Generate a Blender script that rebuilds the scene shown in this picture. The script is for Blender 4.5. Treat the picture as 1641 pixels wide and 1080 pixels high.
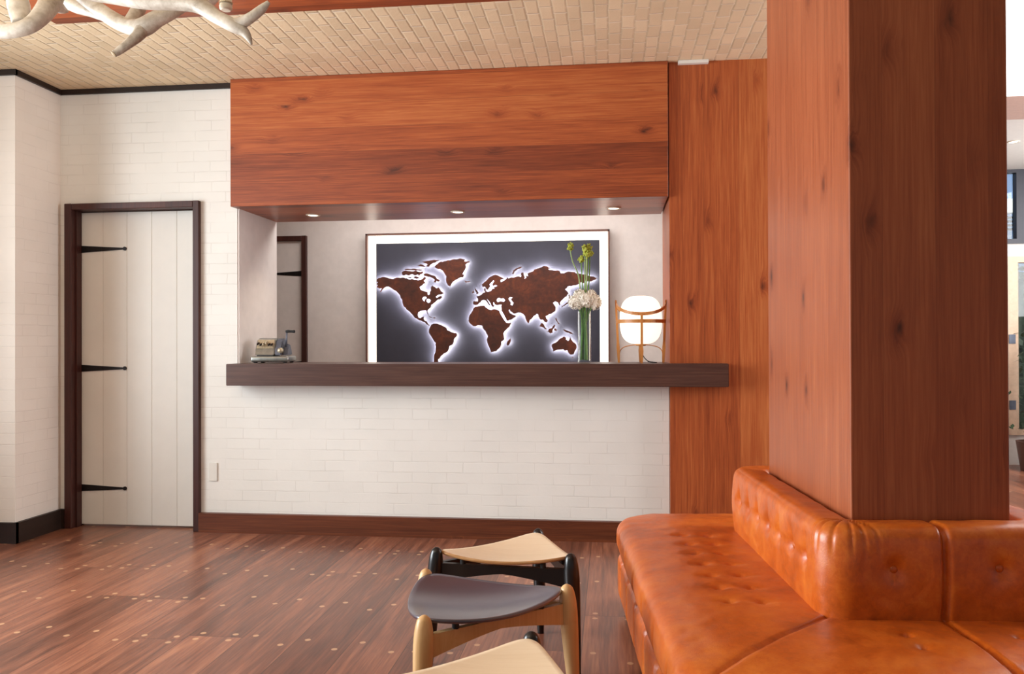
import bpy, bmesh, math, random
from mathutils import Vector, Matrix, noise
random.seed(7)
PI = math.pi
for o in list(bpy.data.objects):
    bpy.data.objects.remove(o)
SC = bpy.context.scene
COL = SC.collection

# ------------------------------------------------------------------ camera
YAW, PITCH, ROLL, FPX = 0.117, -0.0058, -0.0035, 1330.0
cam_d = bpy.data.cameras.new('camera')
cam = bpy.data.objects.new('camera', cam_d)
COL.objects.link(cam)
cam_d.sensor_width = 36.0
cam_d.lens = FPX / 1641 * 36
cam_d.clip_start = 0.05
def _cam_rot(y, p, r):
    B = Matrix(((1, 0, 0), (0, 0, -1), (0, 1, 0)))
    Ry = Matrix(((math.cos(y), 0, math.sin(y)), (0, 1, 0), (-math.sin(y), 0, math.cos(y))))
    Rp = Matrix(((1, 0, 0), (0, math.cos(p), -math.sin(p)), (0, math.sin(p), math.cos(p))))
    Rr = Matrix(((math.cos(r), -math.sin(r), 0), (math.sin(r), math.cos(r), 0), (0, 0, 1)))
    return Rr @ Rp @ Ry @ B
_M = _cam_rot(YAW, PITCH, ROLL)
cam.matrix_world = Matrix.Translation((0, 0, 1.235)) @ Matrix((
    (_M[0][0], -_M[1][0], -_M[2][0], 0), (_M[0][1], -_M[1][1], -_M[2][1], 0),
    (_M[0][2], -_M[1][2], -_M[2][2], 0), (0, 0, 0, 1)))
SC.camera = cam

# ------------------------------------------------------------------ world, lights, exposure
SC.view_settings.view_transform = 'Standard'
SC.view_settings.look = 'None'
SC.view_settings.gamma = 1.0
SC.view_settings.use_curve_mapping = False
SC.view_settings.exposure = 0.0
W = bpy.data.worlds.new('world'); SC.world = W
W.use_nodes = True
bg = W.node_tree.nodes['Background']
bg.inputs['Color'].default_value = (0.94, 1.0, 1.06, 1)
bg.inputs['Strength'].default_value = 0.27

def area(name, loc, target, sx, sy, power, color, spread=180):
    d = bpy.data.lights.new(name, 'AREA'); d.shape = 'RECTANGLE'
    d.size = sx; d.size_y = sy; d.spread = math.radians(spread); d.energy = power; d.color = color
    o = bpy.data.objects.new(name, d); COL.objects.link(o)
    o.location = loc
    o.rotation_euler = (Vector(target) - Vector(loc)).to_track_quat('-Z', 'Y').to_euler()
    return o
# daylight from the lobby windows, left of and behind the photographer
area('window_light', (-4.6, 2.6, 1.65), (0.6, 2.9, 1.55), 2.6, 2.2, 168, (0.93, 1.0, 1.05), 120)
# daylight from the windows on the right hand side of the lobby
area('right_window_light', (4.9, 4.6, 1.75), (-3.6, 4.6, 1.3), 2.0, 2.2, 240, (0.96, 1.0, 1.05))
# the lobby's ceiling lamps above the chandelier, washing the counter wall
area('lobby_lamps', (-1.3, 3.1, 2.84), (-1.3, 4.0, 0.0), 3.2, 0.8, 8, (0.97, 1.0, 1.0))
area('lobby_lamps_front', (-2.6, 0.8, 2.88), (-3.0, 4.4, 0.9), 3.0, 1.2, 22, (0.97, 1.0, 1.0))
# unseen fill light added to brighten the brick ceiling from below
area('ceiling_fill', (-2.9, 0.4, 0.9), (-2.8, 0.75, 1.9), 2.6, 1.6, 74, (1.0, 1.0, 0.97), 120)
# fill light added out of sight behind the soffit to brighten the back room
area('office_fill', (-1.0, 6.2, 2.55), (-1.0, 6.35, 0.0), 2.6, 0.5, 36, (0.98, 0.98, 0.98))
# daylight in the room beyond the column
area('far_daylight', (4.6, 7.2, 2.2), (3.3, 8.2, 1.2), 1.6, 1.6, 60, (0.95, 0.97, 1.0))

# open daylight between the far window and the neighbouring building
area('outdoor_daylight', (4.4, 8.95, 5.2), (4.4, 9.5, 2.4), 2.6, 0.8, 120, (0.95, 0.98, 1.0))

# ------------------------------------------------------------------ helpers: materials
def lin(c):
    c = c / 255.0
    return c / 12.92 if c <= 0.04045 else ((c + 0.055) / 1.055) ** 2.4
def rgb(r, g, b):
    return (lin(r), lin(g), lin(b), 1)

class NT:
    def __init__(s, name):
        s.m = bpy.data.materials.new(name); s.m.use_nodes = True
        s.t = s.m.node_tree; s.n = s.t.nodes; s.n.clear()
        s.out = s.n.new('ShaderNodeOutputMaterial')
        s.b = s.n.new('ShaderNodeBsdfPrincipled')
        s.t.links.new(s.b.outputs[0], s.out.inputs[0])
    def link(s, a, b): s.t.links.new(a, b)
    def put(s, sock, v):
        if hasattr(v, 'is_output') or isinstance(v, bpy.types.NodeSocket): s.link(v, sock)
        else: sock.default_value = v
    def math(s, op, a, b=None, c=None, clamp=False):
        n = s.n.new('ShaderNodeMath'); n.operation = op; n.use_clamp = clamp
        s.put(n.inputs[0], a)
        if b is not None: s.put(n.inputs[1], b)
        if c is not None: s.put(n.inputs[2], c)
        return n.outputs[0]
    def obj(s):
        return s.n.new('ShaderNodeTexCoord').outputs['Object']
    def sep(s, v):
        n = s.n.new('ShaderNodeSeparateXYZ'); s.link(v, n.inputs[0]); return n.outputs
    def comb(s, x, y, z):
        n = s.n.new('ShaderNodeCombineXYZ')
        for i, v in enumerate((x, y, z)): s.put(n.inputs[i], v)
        return n.outputs[0]
    def noise(s, vec, scale=1.0, detail=4.0, rough=0.5, dist=0.0):
        n = s.n.new('ShaderNodeTexNoise'); s.link(vec, n.inputs['Vector'])
        n.inputs['Scale'].default_value = scale; n.inputs['Detail'].default_value = detail
        n.inputs['Roughness'].default_value = rough; n.inputs['Distortion'].default_value = dist
        return n.outputs[0]
    def white(s, v):
        n = s.n.new('ShaderNodeTexWhiteNoise'); n.noise_dimensions = '1D'; s.put(n.inputs['W'], v)
        return n.outputs['Value']
    def ramp(s, fac, stops):
        n = s.n.new('ShaderNodeValToRGB'); s.put(n.inputs[0], fac)
        e = n.color_ramp.elements
        e[0].position, e[0].color = stops[0]; e[1].position, e[1].color = stops[-1]
        for p, c in stops[1:-1]:
            k = e.new(p); k.color = c
        return n.outputs[0]
    def mix(s, fac, a, b, mode='MIX'):
        n = s.n.new('ShaderNodeMix'); n.data_type = 'RGBA'; n.blend_type = mode
        s.put(n.inputs['Factor'], fac); s.put(n.inputs['A'], a) if False else None
        ins = [i for i in n.inputs if i.type == 'RGBA']
        s.put(ins[0], a); s.put(ins[1], b)
        return [o for o in n.outputs if o.type == 'RGBA'][0]
    def bump(s, h, strength=0.3, dist=0.01):
        n = s.n.new('ShaderNodeBump'); n.inputs['Strength'].default_value = strength
        n.inputs['Distance'].default_value = dist; s.link(h, n.inputs['Height'])
        s.link(n.outputs[0], s.b.inputs['Normal'])
    def set(s, **k):
        names = {'color': 'Base Color', 'rough': 'Roughness', 'metal': 'Metallic', 'spec': 'Specular IOR Level',
                 'coat': 'Coat Weight', 'coatr': 'Coat Roughness', 'ior': 'IOR', 'trans': 'Transmission Weight',
                 'em': 'Emission Color', 'ems': 'Emission Strength', 'sss': 'Subsurface Weight', 'sheen': 'Sheen Weight'}
        for a, v in k.items(): s.put(s.b.inputs[names[a]], v)
        return s.m

def plain(name, c, rough=0.5, metal=0.0, vary=0.06, scale=30.0, spec=0.5, coat=0.0, bump=0.0):
    t = NT(name); v = t.noise(t.obj(), scale, 4, 0.6)
    d = tuple(x * (1 - vary) for x in c[:3]) + (1,); l = tuple(min(1, x * (1 + vary)) for x in c[:3]) + (1,)
    col = t.ramp(v, [(0.3, d), (0.7, l)])
    if bump: t.bump(v, bump, 0.002)
    return t.set(color=col, rough=rough, metal=metal, spec=spec, coat=coat)

def glow(name, c, strength):
    t = NT(name); v = t.noise(t.obj(), 3.0, 1)
    return t.set(color=t.ramp(v, [(0, c), (1, c)]), em=c, ems=strength, rough=0.4)

def wood(name, axis, width, pal, seed=0.0, rough=0.42, knots=1.0, axes=None, seam=0.35, contrast=1.0, bump=0.12):
    """boards running along `axis` (0 x, 1 y, 2 z); axes = (along, across, depth) indices"""
    t = NT(name); P = t.sep(t.obj())
    al, ac, dp = axes if axes else {0: (0, 2, 1), 1: (1, 0, 2), 2: (2, 0, 1)}[axis]
    L = P[al]; A = t.math('ADD', P[ac], seed * 0.37 + 40.0); D = P[dp]
    q = t.math('DIVIDE', A, width); idx = t.math('FLOOR', q); fr = t.math('FRACT', q)
    rnd = t.white(t.math('ADD', idx, seed))
    rnd2 = t.white(t.math('ADD', idx, seed + 77.3))
    Ls = t.math('ADD', L, t.math('MULTIPLY', rnd, 13.0))
    # knots
    vn = t.n.new('ShaderNodeTexVoronoi'); vn.feature = 'F1'; vn.voronoi_dimensions = '3D'
    wob = t.noise(t.comb(t.math('MULTIPLY', Ls, 6.0), t.math('MULTIPLY', A, 22.0), D), 1.0, 3, 0.6)
    wobs = t.math('MULTIPLY', t.math('SUBTRACT', wob, 0.5), 0.35)
    t.link(t.comb(t.math('ADD', t.math('MULTIPLY', Ls, 3.0), wobs), t.math('ADD', t.math('MULTIPLY', A, 6.2), wobs), t.math('MULTIPLY', D, 6.2)), vn.inputs['Vector'])
    vn.inputs['Scale'].default_value = 1.0
    kd = vn.outputs['Distance']
    keep = t.math('GREATER_THAN', t.sep(vn.outputs['Color'])[0], 0.30)
    k_in = t.math('MULTIPLY', t.math('POWER', t.math('SUBTRACT', 1.0, t.math('MULTIPLY', kd, 8.0, clamp=True), clamp=True), 2.0), keep)
    k_halo = t.math('MULTIPLY', t.math('POWER', t.math('SUBTRACT', 1.0, t.math('MULTIPLY', kd, 3.0, clamp=True), clamp=True), 2.0), keep)
    Aw = t.math('ADD', A, t.math('MULTIPLY', k_halo, 0.05))
    g1 = t.noise(t.comb(t.math('MULTIPLY', Ls, 1.1), t.math('MULTIPLY', Aw, 24.0), t.math('MULTIPLY', D, 24.0)), 1.0, 6, 0.68, 0.7)
    g2 = t.noise(t.comb(t.math('MULTIPLY', Ls, 3.5), t.math('MULTIPLY', Aw, 120.0), t.math('MULTIPLY', D, 120.0)), 1.0, 4, 0.6, 0.3)
    g3 = t.noise(t.comb(t.math('MULTIPLY', Ls, 0.8), t.math('MULTIPLY', A, 3.0), t.math('MULTIPLY', D, 3.0)), 1.0, 2, 0.5)
    v = t.math('ADD', t.math('MULTIPLY', t.math('SUBTRACT', g1, 0.5), 0.52 * contrast), t.math('MULTIPLY', t.math('SUBTRACT', g2, 0.5), 0.75 * contrast))
    v = t.math('ADD', v, t.math('MULTIPLY', t.math('SUBTRACT', g3, 0.5), 0.30 * contrast))
    v = t.math('ADD', v, t.math('MULTIPLY', t.math('SUBTRACT', rnd2, 0.5), 0.46 * contrast))
    v = t.math('ADD', v, 0.5)
    v = t.math('SUBTRACT', v, t.math('MULTIPLY', k_halo, 0.42 * knots))
    col = t.ramp(v, [(0.0, pal[0]), (0.38, pal[1]), (0.62, pal[2]), (1.0, pal[3])])
    col = t.mix(t.math('MULTIPLY', k_in, 0.9 * knots, clamp=True), col, (0.022, 0.011, 0.007, 1))
    edge = t.math('GREATER_THAN', t.math('ABSOLUTE', t.math('SUBTRACT', fr, 0.5)), 0.5 - 0.0012 / width)
    col = t.mix(t.math('MULTIPLY', edge, seam), col, (0.02, 0.01, 0.006, 1))
    h = t.math('SUBTRACT', v, t.math('MULTIPLY', edge, 0.6))
    t.bump(h, bump, 0.003)
    return t.set(color=col, rough=t.math('ADD', rough, t.math('MULTIPLY', t.math('SUBTRACT', g2, 0.5), 0.12)), spec=0.4)

def brick(name, iu, iv, c_lo, c_hi, bl, bh, strength=0.35, mortar=0.005, joint_dark=0.06, rough=0.6, show=(0.40, 0.62), joint_highlight=0.0, vary=0.12):
    """painted brickwork; iu, iv are the coordinate indices along and across the courses"""
    t = NT(name); P = t.sep(t.obj()); o = t.obj()
    wob = t.noise(o, 7.0, 3, 0.55); wob2 = t.noise(t.comb(P[1], P[2], P[0]), 8.0, 3, 0.55)
    u = t.math('ADD', P[iu], t.math('MULTIPLY', t.math('SUBTRACT', wob, 0.5), 0.016))
    v = t.math('ADD', P[iv], t.math('MULTIPLY', t.math('SUBTRACT', wob2, 0.5), 0.010))
    row = t.math('FLOOR', t.math('DIVIDE', v, bh)); fv = t.math('FRACT', t.math('DIVIDE', v, bh))
    off = t.math('MULTIPLY', t.math('FLOORED_MODULO', row, 2.0), 0.5)
    jit = t.math('MULTIPLY', t.white(row), 0.12)
    uu = t.math('ADD', t.math('ADD', t.math('DIVIDE', u, bl), off), jit)
    cu = t.math('FLOOR', uu); fu = t.math('FRACT', uu)
    du = t.math('MULTIPLY', t.math('SUBTRACT', 0.5, t.math('ABSOLUTE', t.math('SUBTRACT', fu, 0.5))), bl)
    dv = t.math('MULTIPLY', t.math('SUBTRACT', 0.5, t.math('ABSOLUTE', t.math('SUBTRACT', fv, 0.5))), bh)
    d = t.math('MINIMUM', du, dv)
    fill = t.noise(o, 5.0, 3, 0.6)           # paint fills some joints more than others
    mm = t.math('MULTIPLY', mortar, t.math('ADD', 0.35, t.math('MULTIPLY', fill, 1.3)))
    def cover(dd):
        return t.math('DIVIDE', dd, mm, clamp=True)
    msk = t.noise(o, 3.3, 3, 0.6)
    msk = t.math('DIVIDE', t.math('SUBTRACT', msk, show[0]), show[1] - show[0], clamp=True)
    face = t.math('SUBTRACT', 1.0, t.math('MULTIPLY', t.math('SUBTRACT', 1.0, cover(d)), t.math('ADD', 0.12, t.math('MULTIPLY', msk, 0.88))))
    bid = t.white(t.math('ADD', t.math('MULTIPLY', row, 17.13), cu))
    n1 = t.noise(o, 45.0, 4, 0.65); n2 = t.noise(o, 3.0, 2)
    val = t.math('ADD', t.math('MULTIPLY', bid, vary), t.math('MULTIPLY', n2, 1.0 - vary))
    col = t.ramp(val, [(0.1, c_lo), (0.9, c_hi)])
    dk = t.math('MULTIPLY', t.math('SUBTRACT', 1.0, face), joint_dark)
    col = t.mix(dk, col, (0.16, 0.10, 0.06, 1))
    if joint_highlight:  # highlights along the cross joints, painted into the brick colour
        rd = t.math('MULTIPLY', t.math('SUBTRACT', 1.0, t.math('DIVIDE', du, mm, clamp=True)), joint_highlight)
        col = t.mix(rd, col, (0.95, 0.86, 0.72, 1))
    h = t.math('ADD', t.math('MULTIPLY', face, 0.7), t.math('ADD', t.math('MULTIPLY', n1, 0.28), t.math('MULTIPLY', bid, 0.45)))
    t.bump(h, strength, 0.006)
    return t.set(color=col, rough=rough, spec=0.35)

def floor_mat():
    t = NT('walnut_floor'); P = t.sep(t.obj())
    wd = 0.236
    X = t.math('ADD', P[0], 40.0); Y = P[1]
    q = t.math('DIVIDE', X, wd); idx = t.math('FLOOR', q); fr = t.math('FRACT', q)
    r1 = t.white(idx); r2 = t.white(t.math('ADD', idx, 31.7))
    # butt joints every 1.98 m on each board, snapped to joists 0.495 m apart with a little jitter
    pitch = 1.98
    off = t.math('ADD', t.math('MULTIPLY', t.math('FLOOR', t.math('MULTIPLY', r1, 3.99)), 0.495), t.math('MULTIPLY', r2, 0.07))
    yy = t.math('ADD', t.math('SUBTRACT', Y, 3.83), t.math('ADD', off, 19.8))
    seg = t.math('FLOOR', t.math('DIVIDE', yy, pitch)); fy = t.math('MULTIPLY', t.math('FRACT', t.math('DIVIDE', yy, pitch)), pitch)
    bid = t.white(t.math('ADD', t.math('MULTIPLY', idx, 7.31), seg))
    Ls = t.math('ADD', Y, t.math('MULTIPLY', bid, 11.0))
    g1 = t.noise(t.comb(t.math('MULTIPLY', X, 15.0), t.math('MULTIPLY', Ls, 1.1), bid), 1.0, 6, 0.62, 0.9)
    g2 = t.noise(t.comb(t.math('MULTIPLY', X, 110.0), t.math('MULTIPLY', Ls, 4.0), bid), 1.0, 4, 0.6)
    v = t.math('ADD', t.math('MULTIPLY', t.math('SUBTRACT', g1, 0.5), 1.2), t.math('MULTIPLY', t.math('SUBTRACT', g2, 0.5), 0.8))
    v = t.math('ADD', t.math('ADD', v, 0.5), t.math('MULTIPLY', t.math('SUBTRACT', bid, 0.5), 0.36))
    col = t.ramp(v, [(0.0, rgb(66, 38, 29)), (0.4, rgb(112, 69, 52)), (0.65, rgb(142, 90, 68)), (1.0, rgb(178, 122, 90))])
    ex = t.math('MULTIPLY', t.math('SUBTRACT', 0.5, t.math('ABSOLUTE', t.math('SUBTRACT', fr, 0.5))), wd)
    ey = t.math('MINIMUM', fy, t.math('SUBTRACT', pitch, fy))
    seam = t.math('LESS_THAN', t.math('MINIMUM', ex, ey), 0.0016)
    # wooden pegs: two across each board, at the joint ends and staggered at the joists between
    px = t.math('ABSOLUTE', t.math('SUBTRACT', ex, 0.046))
    side = t.math('GREATER_THAN', fr, 0.5)
    d_joint = t.math('ABSOLUTE', t.math('SUBTRACT', ey, 0.034))
    fj = t.math('MULTIPLY', t.math('FRACT', t.math('DIVIDE', fy, 0.495)), 0.495)
    fj2 = t.math('ADD', fj, t.math('MULTIPLY', t.math('SUBTRACT', side, 0.5), 0.09))
    near = t.math('MINIMUM', t.math('ABSOLUTE', fj2), t.math('ABSOLUTE', t.math('SUBTRACT', fj2, 0.495)))
    mid = t.math('ADD', near, t.math('MULTIPLY', t.math('LESS_THAN', ey, 0.2), 1.0))
    py = t.math('MINIMUM', d_joint, mid)
    dia = t.math('SQRT', t.math('ADD', t.math('MULTIPLY', px, px), t.math('MULTIPLY', py, py)))
    peg = t.math('SUBTRACT', 1.0, t.math('MULTIPLY', t.math('SUBTRACT', dia, 0.0115), 600.0, clamp=True), clamp=True)
    col = t.mix(t.math('MULTIPLY', seam, 0.7), col, (0.012, 0.007, 0.005, 1))
    col = t.mix(t.math('MULTIPLY', peg, 0.75), col, rgb(206, 162, 122))
    h = t.math('SUBTRACT', v, t.math('MULTIPLY', seam, 1.5))
    t.bump(h, 0.10, 0.002)
    return t.set(color=col, rough=t.math('ADD', 0.23, t.math('MULTIPLY', g1, 0.16)), spec=0.5)

def leather_mat():
    t = NT('cognac_leather'); o = t.obj()
    a = t.noise(o, 3.2, 5, 0.6, 0.6); b = t.noise(o, 14.0, 5, 0.65, 0.4); c = t.noise(o, 160.0, 3, 0.6)
    d_ = t.noise(o, 55.0, 4, 0.7, 0.8)
    v = t.math('ADD', t.math('MULTIPLY', a, 0.50), t.math('ADD', t.math('MULTIPLY', b, 0.28), t.math('MULTIPLY', d_, 0.22)))
    col = t.ramp(v, [(0.30, rgb(132, 52, 9)), (0.5, rgb(190, 88, 17)), (0.70, rgb(216, 124, 42))])
    # fine creases
    vn = t.n.new('ShaderNodeTexVoronoi'); vn.feature = 'DISTANCE_TO_EDGE'
    w = t.n.new('ShaderNodeVectorMath'); w.operation = 'MULTIPLY'; t.link(o, w.inputs[0]); w.inputs[1].default_value = (26, 26, 26)
    t.link(w.outputs[0], vn.inputs['Vector'])
    cr = t.math('MULTIPLY', vn.outputs['Distance'], 6.0, clamp=True)
    h = t.math('ADD', t.math('MULTIPLY', c, 0.25), t.math('ADD', t.math('MULTIPLY', cr, 0.12), t.math('MULTIPLY', b, 0.6)))
    t.bump(h, 0.28, 0.003)
    return t.set(color=col, rough=t.math('ADD', 0.27, t.math('MULTIPLY', b, 0.2)), spec=0.55, coat=0.15, coatr=0.3)

OAK = (rgb(70, 30, 15), rgb(134, 62, 31), rgb(166, 84, 42), rgb(198, 120, 66))
OAKC = (rgb(78, 36, 21), rgb(132, 66, 38), rgb(158, 86, 52), rgb(192, 120, 76))
DARK = (rgb(46, 28, 22), rgb(76, 49, 40), rgb(92, 62, 50), rgb(116, 80, 62))
M = {}
M['oak_x'] = wood('oak_boards_across', 0, 0.155, OAK, seed=3.0)
M['oak_soffit'] = wood('oak_boards_underside', 0, 0.155, OAK, seed=9.0, axes=(0, 1, 2), rough=0.34)
M['oak_z'] = wood('oak_boards_upright', 2, 0.21, OAK, seed=5.0)
M['oak_col'] = wood('oak_column_boards', 2, 0.16, OAKC, seed=14.0, knots=0.9, contrast=0.72, seam=0.15, axes=(2, 0, 1))
M['oak_beam'] = wood('oak_ceiling_boards', 0, 0.24, OAK, seed=21.0, axes=(0, 1, 2), rough=0.38)
M['dark_x'] = wood('dark_stained_ledge', 0, 0.6, DARK, seed=2.0, knots=0.5, rough=0.4)
M['dark_z'] = wood('dark_stained_frame', 2, 0.3, (rgb(26, 12, 10), rgb(52, 24, 18), rgb(68, 32, 24), rgb(88, 46, 34)), seed=8.0, knots=0.0, rough=0.45)
M['base_x'] = wood('dark_baseboard', 0, 0.5, (rgb(44, 20, 11), rgb(82, 40, 21), rgb(102, 52, 28), rgb(128, 70, 40)), seed=4.0, knots=0.1, rough=0.4)
M['base_y'] = wood('very_dark_baseboard', 1, 0.5, (rgb(18, 11, 8), rgb(32, 20, 14), rgb(42, 26, 18), rgb(56, 36, 26)), seed=4.0, knots=0.0, rough=0.45, axes=(1, 2, 0))
M['brick_wall'] = brick('white_painted_brick', 0, 2, rgb(222, 219, 211), rgb(234, 231, 223), 0.225, 0.0675, 0.30, 0.004, 0.16)
M['brick_side'] = brick('white_painted_brick_side', 1, 2, rgb(224, 214, 202), rgb(236, 227, 216), 0.225, 0.0675, 0.32, 0.004, 0.10)
M['brick_ceiling'] = brick('cream_painted_brick_ceiling', 1, 0, rgb(204, 180, 146), rgb(232, 208, 172), 0.165, 0.0705, 1.0, 0.009, 0.34, rough=0.7, show=(0.3, 0.5), joint_highlight=0.5, vary=0.4)
M['plaster'] = plain('rough_white_plaster', rgb(214, 204, 196), 0.8, vary=0.04, scale=14, bump=0.5)
M['door_white'] = plain('white_door_paint', rgb(224, 220, 211), 0.5, vary=0.02, scale=6)
M['iron'] = plain('black_iron', rgb(30, 22, 20), 0.45, 0.6, vary=0.2)
M['floor'] = floor_mat()
M['leather'] = leather_mat()
M['birch'] = wood('pale_birch_ply', 0, 0.9, (rgb(206, 178, 142), rgb(224, 200, 166), rgb(232, 210, 178), rgb(240, 222, 194)), seed=6.0, knots=0.0, rough=0.42, axes=(0, 1, 2), contrast=0.7, seam=0.0, bump=0.03)
M['ply_edge'] = wood('ply_edge', 0, 0.004, (rgb(170, 112, 62), rgb(196, 142, 88), rgb(206, 156, 102), rgb(220, 176, 124)), seed=6.0, knots=0.0, axes=(0, 2, 1), seam=0.4)
M['beech'] = wood('pale_beech', 2, 0.9, (rgb(176, 132, 82), rgb(206, 164, 112), rgb(216, 178, 128), rgb(228, 196, 150)), seed=6.5, knots=0.0, rough=0.36, contrast=0.7, seam=0.0, bump=0.03)
M['black_wood'] = plain('black_lacquered_wood', rgb(22, 20, 20), 0.28, vary=0.1, spec=0.5)
M['black_seat'] = plain('black_satin_ply', rgb(56, 54, 72), 0.30, vary=0.06, scale=250, spec=0.8, coat=1.0, bump=0.03)
M['black_seat'].node_tree.nodes['Principled BSDF'].inputs['Coat Roughness'].default_value = 0.25
M['black_seat'].node_tree.nodes['Principled BSDF'].inputs['Coat IOR'].default_value = 1.8
M['cherry'] = wood('cherry_lamp_wood', 2, 0.5, (rgb(120, 66, 26), rgb(166, 102, 46), rgb(186, 120, 60), rgb(204, 142, 80)), seed=1.0, knots=0.0, seam=0.0)
M['globe'] = glow('lit_opal_glass', (1.0, 0.92, 0.78, 1), 1.15)
M['led'] = glow('led_border_diffuser', (1.0, 0.92, 0.80, 1), 2.2)
M['halo'] = glow('led_backlight', (1.0, 0.98, 0.99, 1), 52.0)
M['panel_dark'] = plain('slate_panel', rgb(46, 45, 56), 0.6, vary=0.10, scale=9)
M['frame_brown'] = plain('brown_metal_frame', rgb(96, 58, 44), 0.5, vary=0.1)
t = NT('rusted_steel'); o_ = t.obj()
_v = t.math('ADD', t.math('MULTIPLY', t.noise(o_, 5.0, 5, 0.65, 1.0), 0.7), t.math('MULTIPLY', t.noise(o_, 40.0, 4, 0.6), 0.3))
M['rust'] = t.set(color=t.ramp(_v, [(0.3, rgb(46, 20, 9)), (0.5, rgb(80, 34, 13)), (0.7, rgb(122, 56, 21))]), rough=0.6)
M['downlight'] = glow('downlight_lens', (1.0, 0.93, 0.8, 1), 5.0)
M['downlight_trim'] = plain('white_lamp_ring', rgb(220, 206, 184), 0.4)
t = NT('clear_glass'); M['glass'] = t.set(color=(0.96, 0.99, 0.96, 1), rough=0.02, trans=1.0, ior=1.45)
t = NT('vase_water'); M['water'] = t.set(color=(0.86, 0.96, 0.84, 1), rough=0.02, trans=1.0, ior=1.33)
M['stem'] = plain('green_stem', rgb(104, 152, 62), 0.5, vary=0.25, scale=40)
M['stem_pale'] = plain('pale_green_stem', rgb(150, 176, 110), 0.5, vary=0.2, scale=40)
M['bud'] = plain('yellow_green_bud', rgb(176, 186, 72), 0.6, vary=0.3, scale=120)
M['petal'] = plain('white_petal', rgb(246, 240, 226), 0.6, vary=0.05, scale=60)
M['chrome'] = plain('worn_grey_metal', rgb(150, 150, 144), 0.32, 0.75, vary=0.15)
M['steel_blue'] = plain('blue_grey_enamel', rgb(92, 96, 108), 0.35, 0.3, vary=0.12)
M['brass'] = plain('worn_pale_brass', rgb(186, 172, 146), 0.4, 0.5, vary=0.25, scale=160)
M['rubber'] = plain('black_rubber', rgb(18, 17, 17), 0.6)
t = NT('bleached_antler'); o_ = t.obj()
_a = t.noise(o_, 9.0, 5, 0.65, 0.5); _b = t.noise(o_, 60.0, 4, 0.6)
_v = t.math('ADD', t.math('MULTIPLY', _a, 0.7), t.math('MULTIPLY', _b, 0.3))
t.bump(_b, 0.35, 0.004)
M['antler'] = t.set(color=t.ramp(_v, [(0.30, rgb(118, 104, 88)), (0.44, rgb(178, 166, 150)), (0.6, rgb(210, 201, 188))]), rough=0.5)
M['antler_cut'] = plain('cut_antler_bone', rgb(150, 128, 96), 0.8, vary=0.3, scale=200)
M['candle'] = plain('ivory_candle_sleeve', rgb(232, 224, 204), 0.5)
M['bulb'] = glow('candle_bulb', (1.0, 0.82, 0.55, 1), 6.0)
M['white_plate'] = plain('white_cover_plate', rgb(222, 218, 208), 0.45, vary=0.02)
M['far_white'] = glow('ceiling_diffuser', (1.0, 0.98, 0.93, 1), 2.2)
M['far_plaster'] = plain('pale_grey_wall', rgb(214, 210, 202), 0.8, vary=0.03)
M['far_beam'] = plain('pinkish_wood_header', rgb(190, 160, 146), 0.6, vary=0.05)
M['frame_black'] = plain('black_window_frame', rgb(44, 42, 50), 0.5)
M['pale_wood'] = plain('pale_timber', rgb(206, 176, 148), 0.5, vary=0.08)
M['leaf'] = plain('dark_leaf', rgb(44, 62, 38), 0.5, vary=0.4)
M['pot'] = plain('brown_pot', rgb(92, 60, 48), 0.6)
M['view_blue'] = plain('blue_building_front', rgb(140, 168, 212), 0.7, vary=0.05, scale=2)
M['view_white'] = plain('white_balcony_paint', rgb(246, 244, 242), 0.7, vary=0.02)

# ------------------------------------------------------------------ helpers: meshes and objects
def bm_box(bm, x0, x1, y0, y1, z0, z1, bev=0.0, seg=2):
    r = bmesh.ops.create_cube(bm, size=1.0)
    for v in r['verts']:
        v.co = Vector((x0 + (v.co.x + .5) * (x1 - x0), y0 + (v.co.y + .5) * (y1 - y0), z0 + (v.co.z + .5) * (z1 - z0)))
    if bev > 0:
        es = list({e for v in r['verts'] for e in v.link_edges})
        bmesh.ops.bevel(bm, geom=es, offset=bev, segments=seg, profile=0.5, affect='EDGES', clamp_overlap=True)
    return r['verts']

def bm_prism(bm, pts, y0, y1, ax='y'):
    """extrude a closed 2-D outline; ax y: pts are (x, z); ax x: pts are (y, z); ax z: pts are (x, y)"""
    def P(a, b, c):
        return {'y': (a, c, b), 'x': (c, a, b), 'z': (a, b, c)}[ax]
    lo = [bm.verts.new(P(a, b, y0)) for a, b in pts]; hi = [bm.verts.new(P(a, b, y1)) for a, b in pts]
    n = len(pts)
    bm.faces.new(lo); bm.faces.new(hi[::-1])
    for i in range(n):
        bm.faces.new((lo[i], hi[i], hi[(i + 1) % n], lo[(i + 1) % n]))

def bm_tube(bm, pts, radii, sides=10, caps=True, squash=1.0):
    pts = [Vector(p) for p in pts]; n = len(pts)
    if not hasattr(radii, '__len__'): radii = [radii] * n
    T = [(pts[min(i + 1, n - 1)] - pts[max(i - 1, 0)]).normalized() for i in range(n)]
    up = Vector((0, 0, 1)) if abs(T[0].z) < 0.9 else Vector((1, 0, 0))
    u = T[0].cross(up).normalized(); rings = []
    for i in range(n):
        u = (u - T[i] * u.dot(T[i])).normalized(); w = T[i].cross(u)
        rings.append([bm.verts.new(pts[i] + (u * math.cos(a) + w * math.sin(a) * squash) * radii[i])
                      for a in (2 * PI * k / sides for k in range(sides))])
    for i in range(n - 1):
        for k in range(sides):
            bm.faces.new((rings[i][k], rings[i][(k + 1) % sides], rings[i + 1][(k + 1) % sides], rings[i + 1][k]))
    if caps:
        bm.faces.new(rings[0][::-1]); bm.faces.new(rings[-1])

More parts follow.
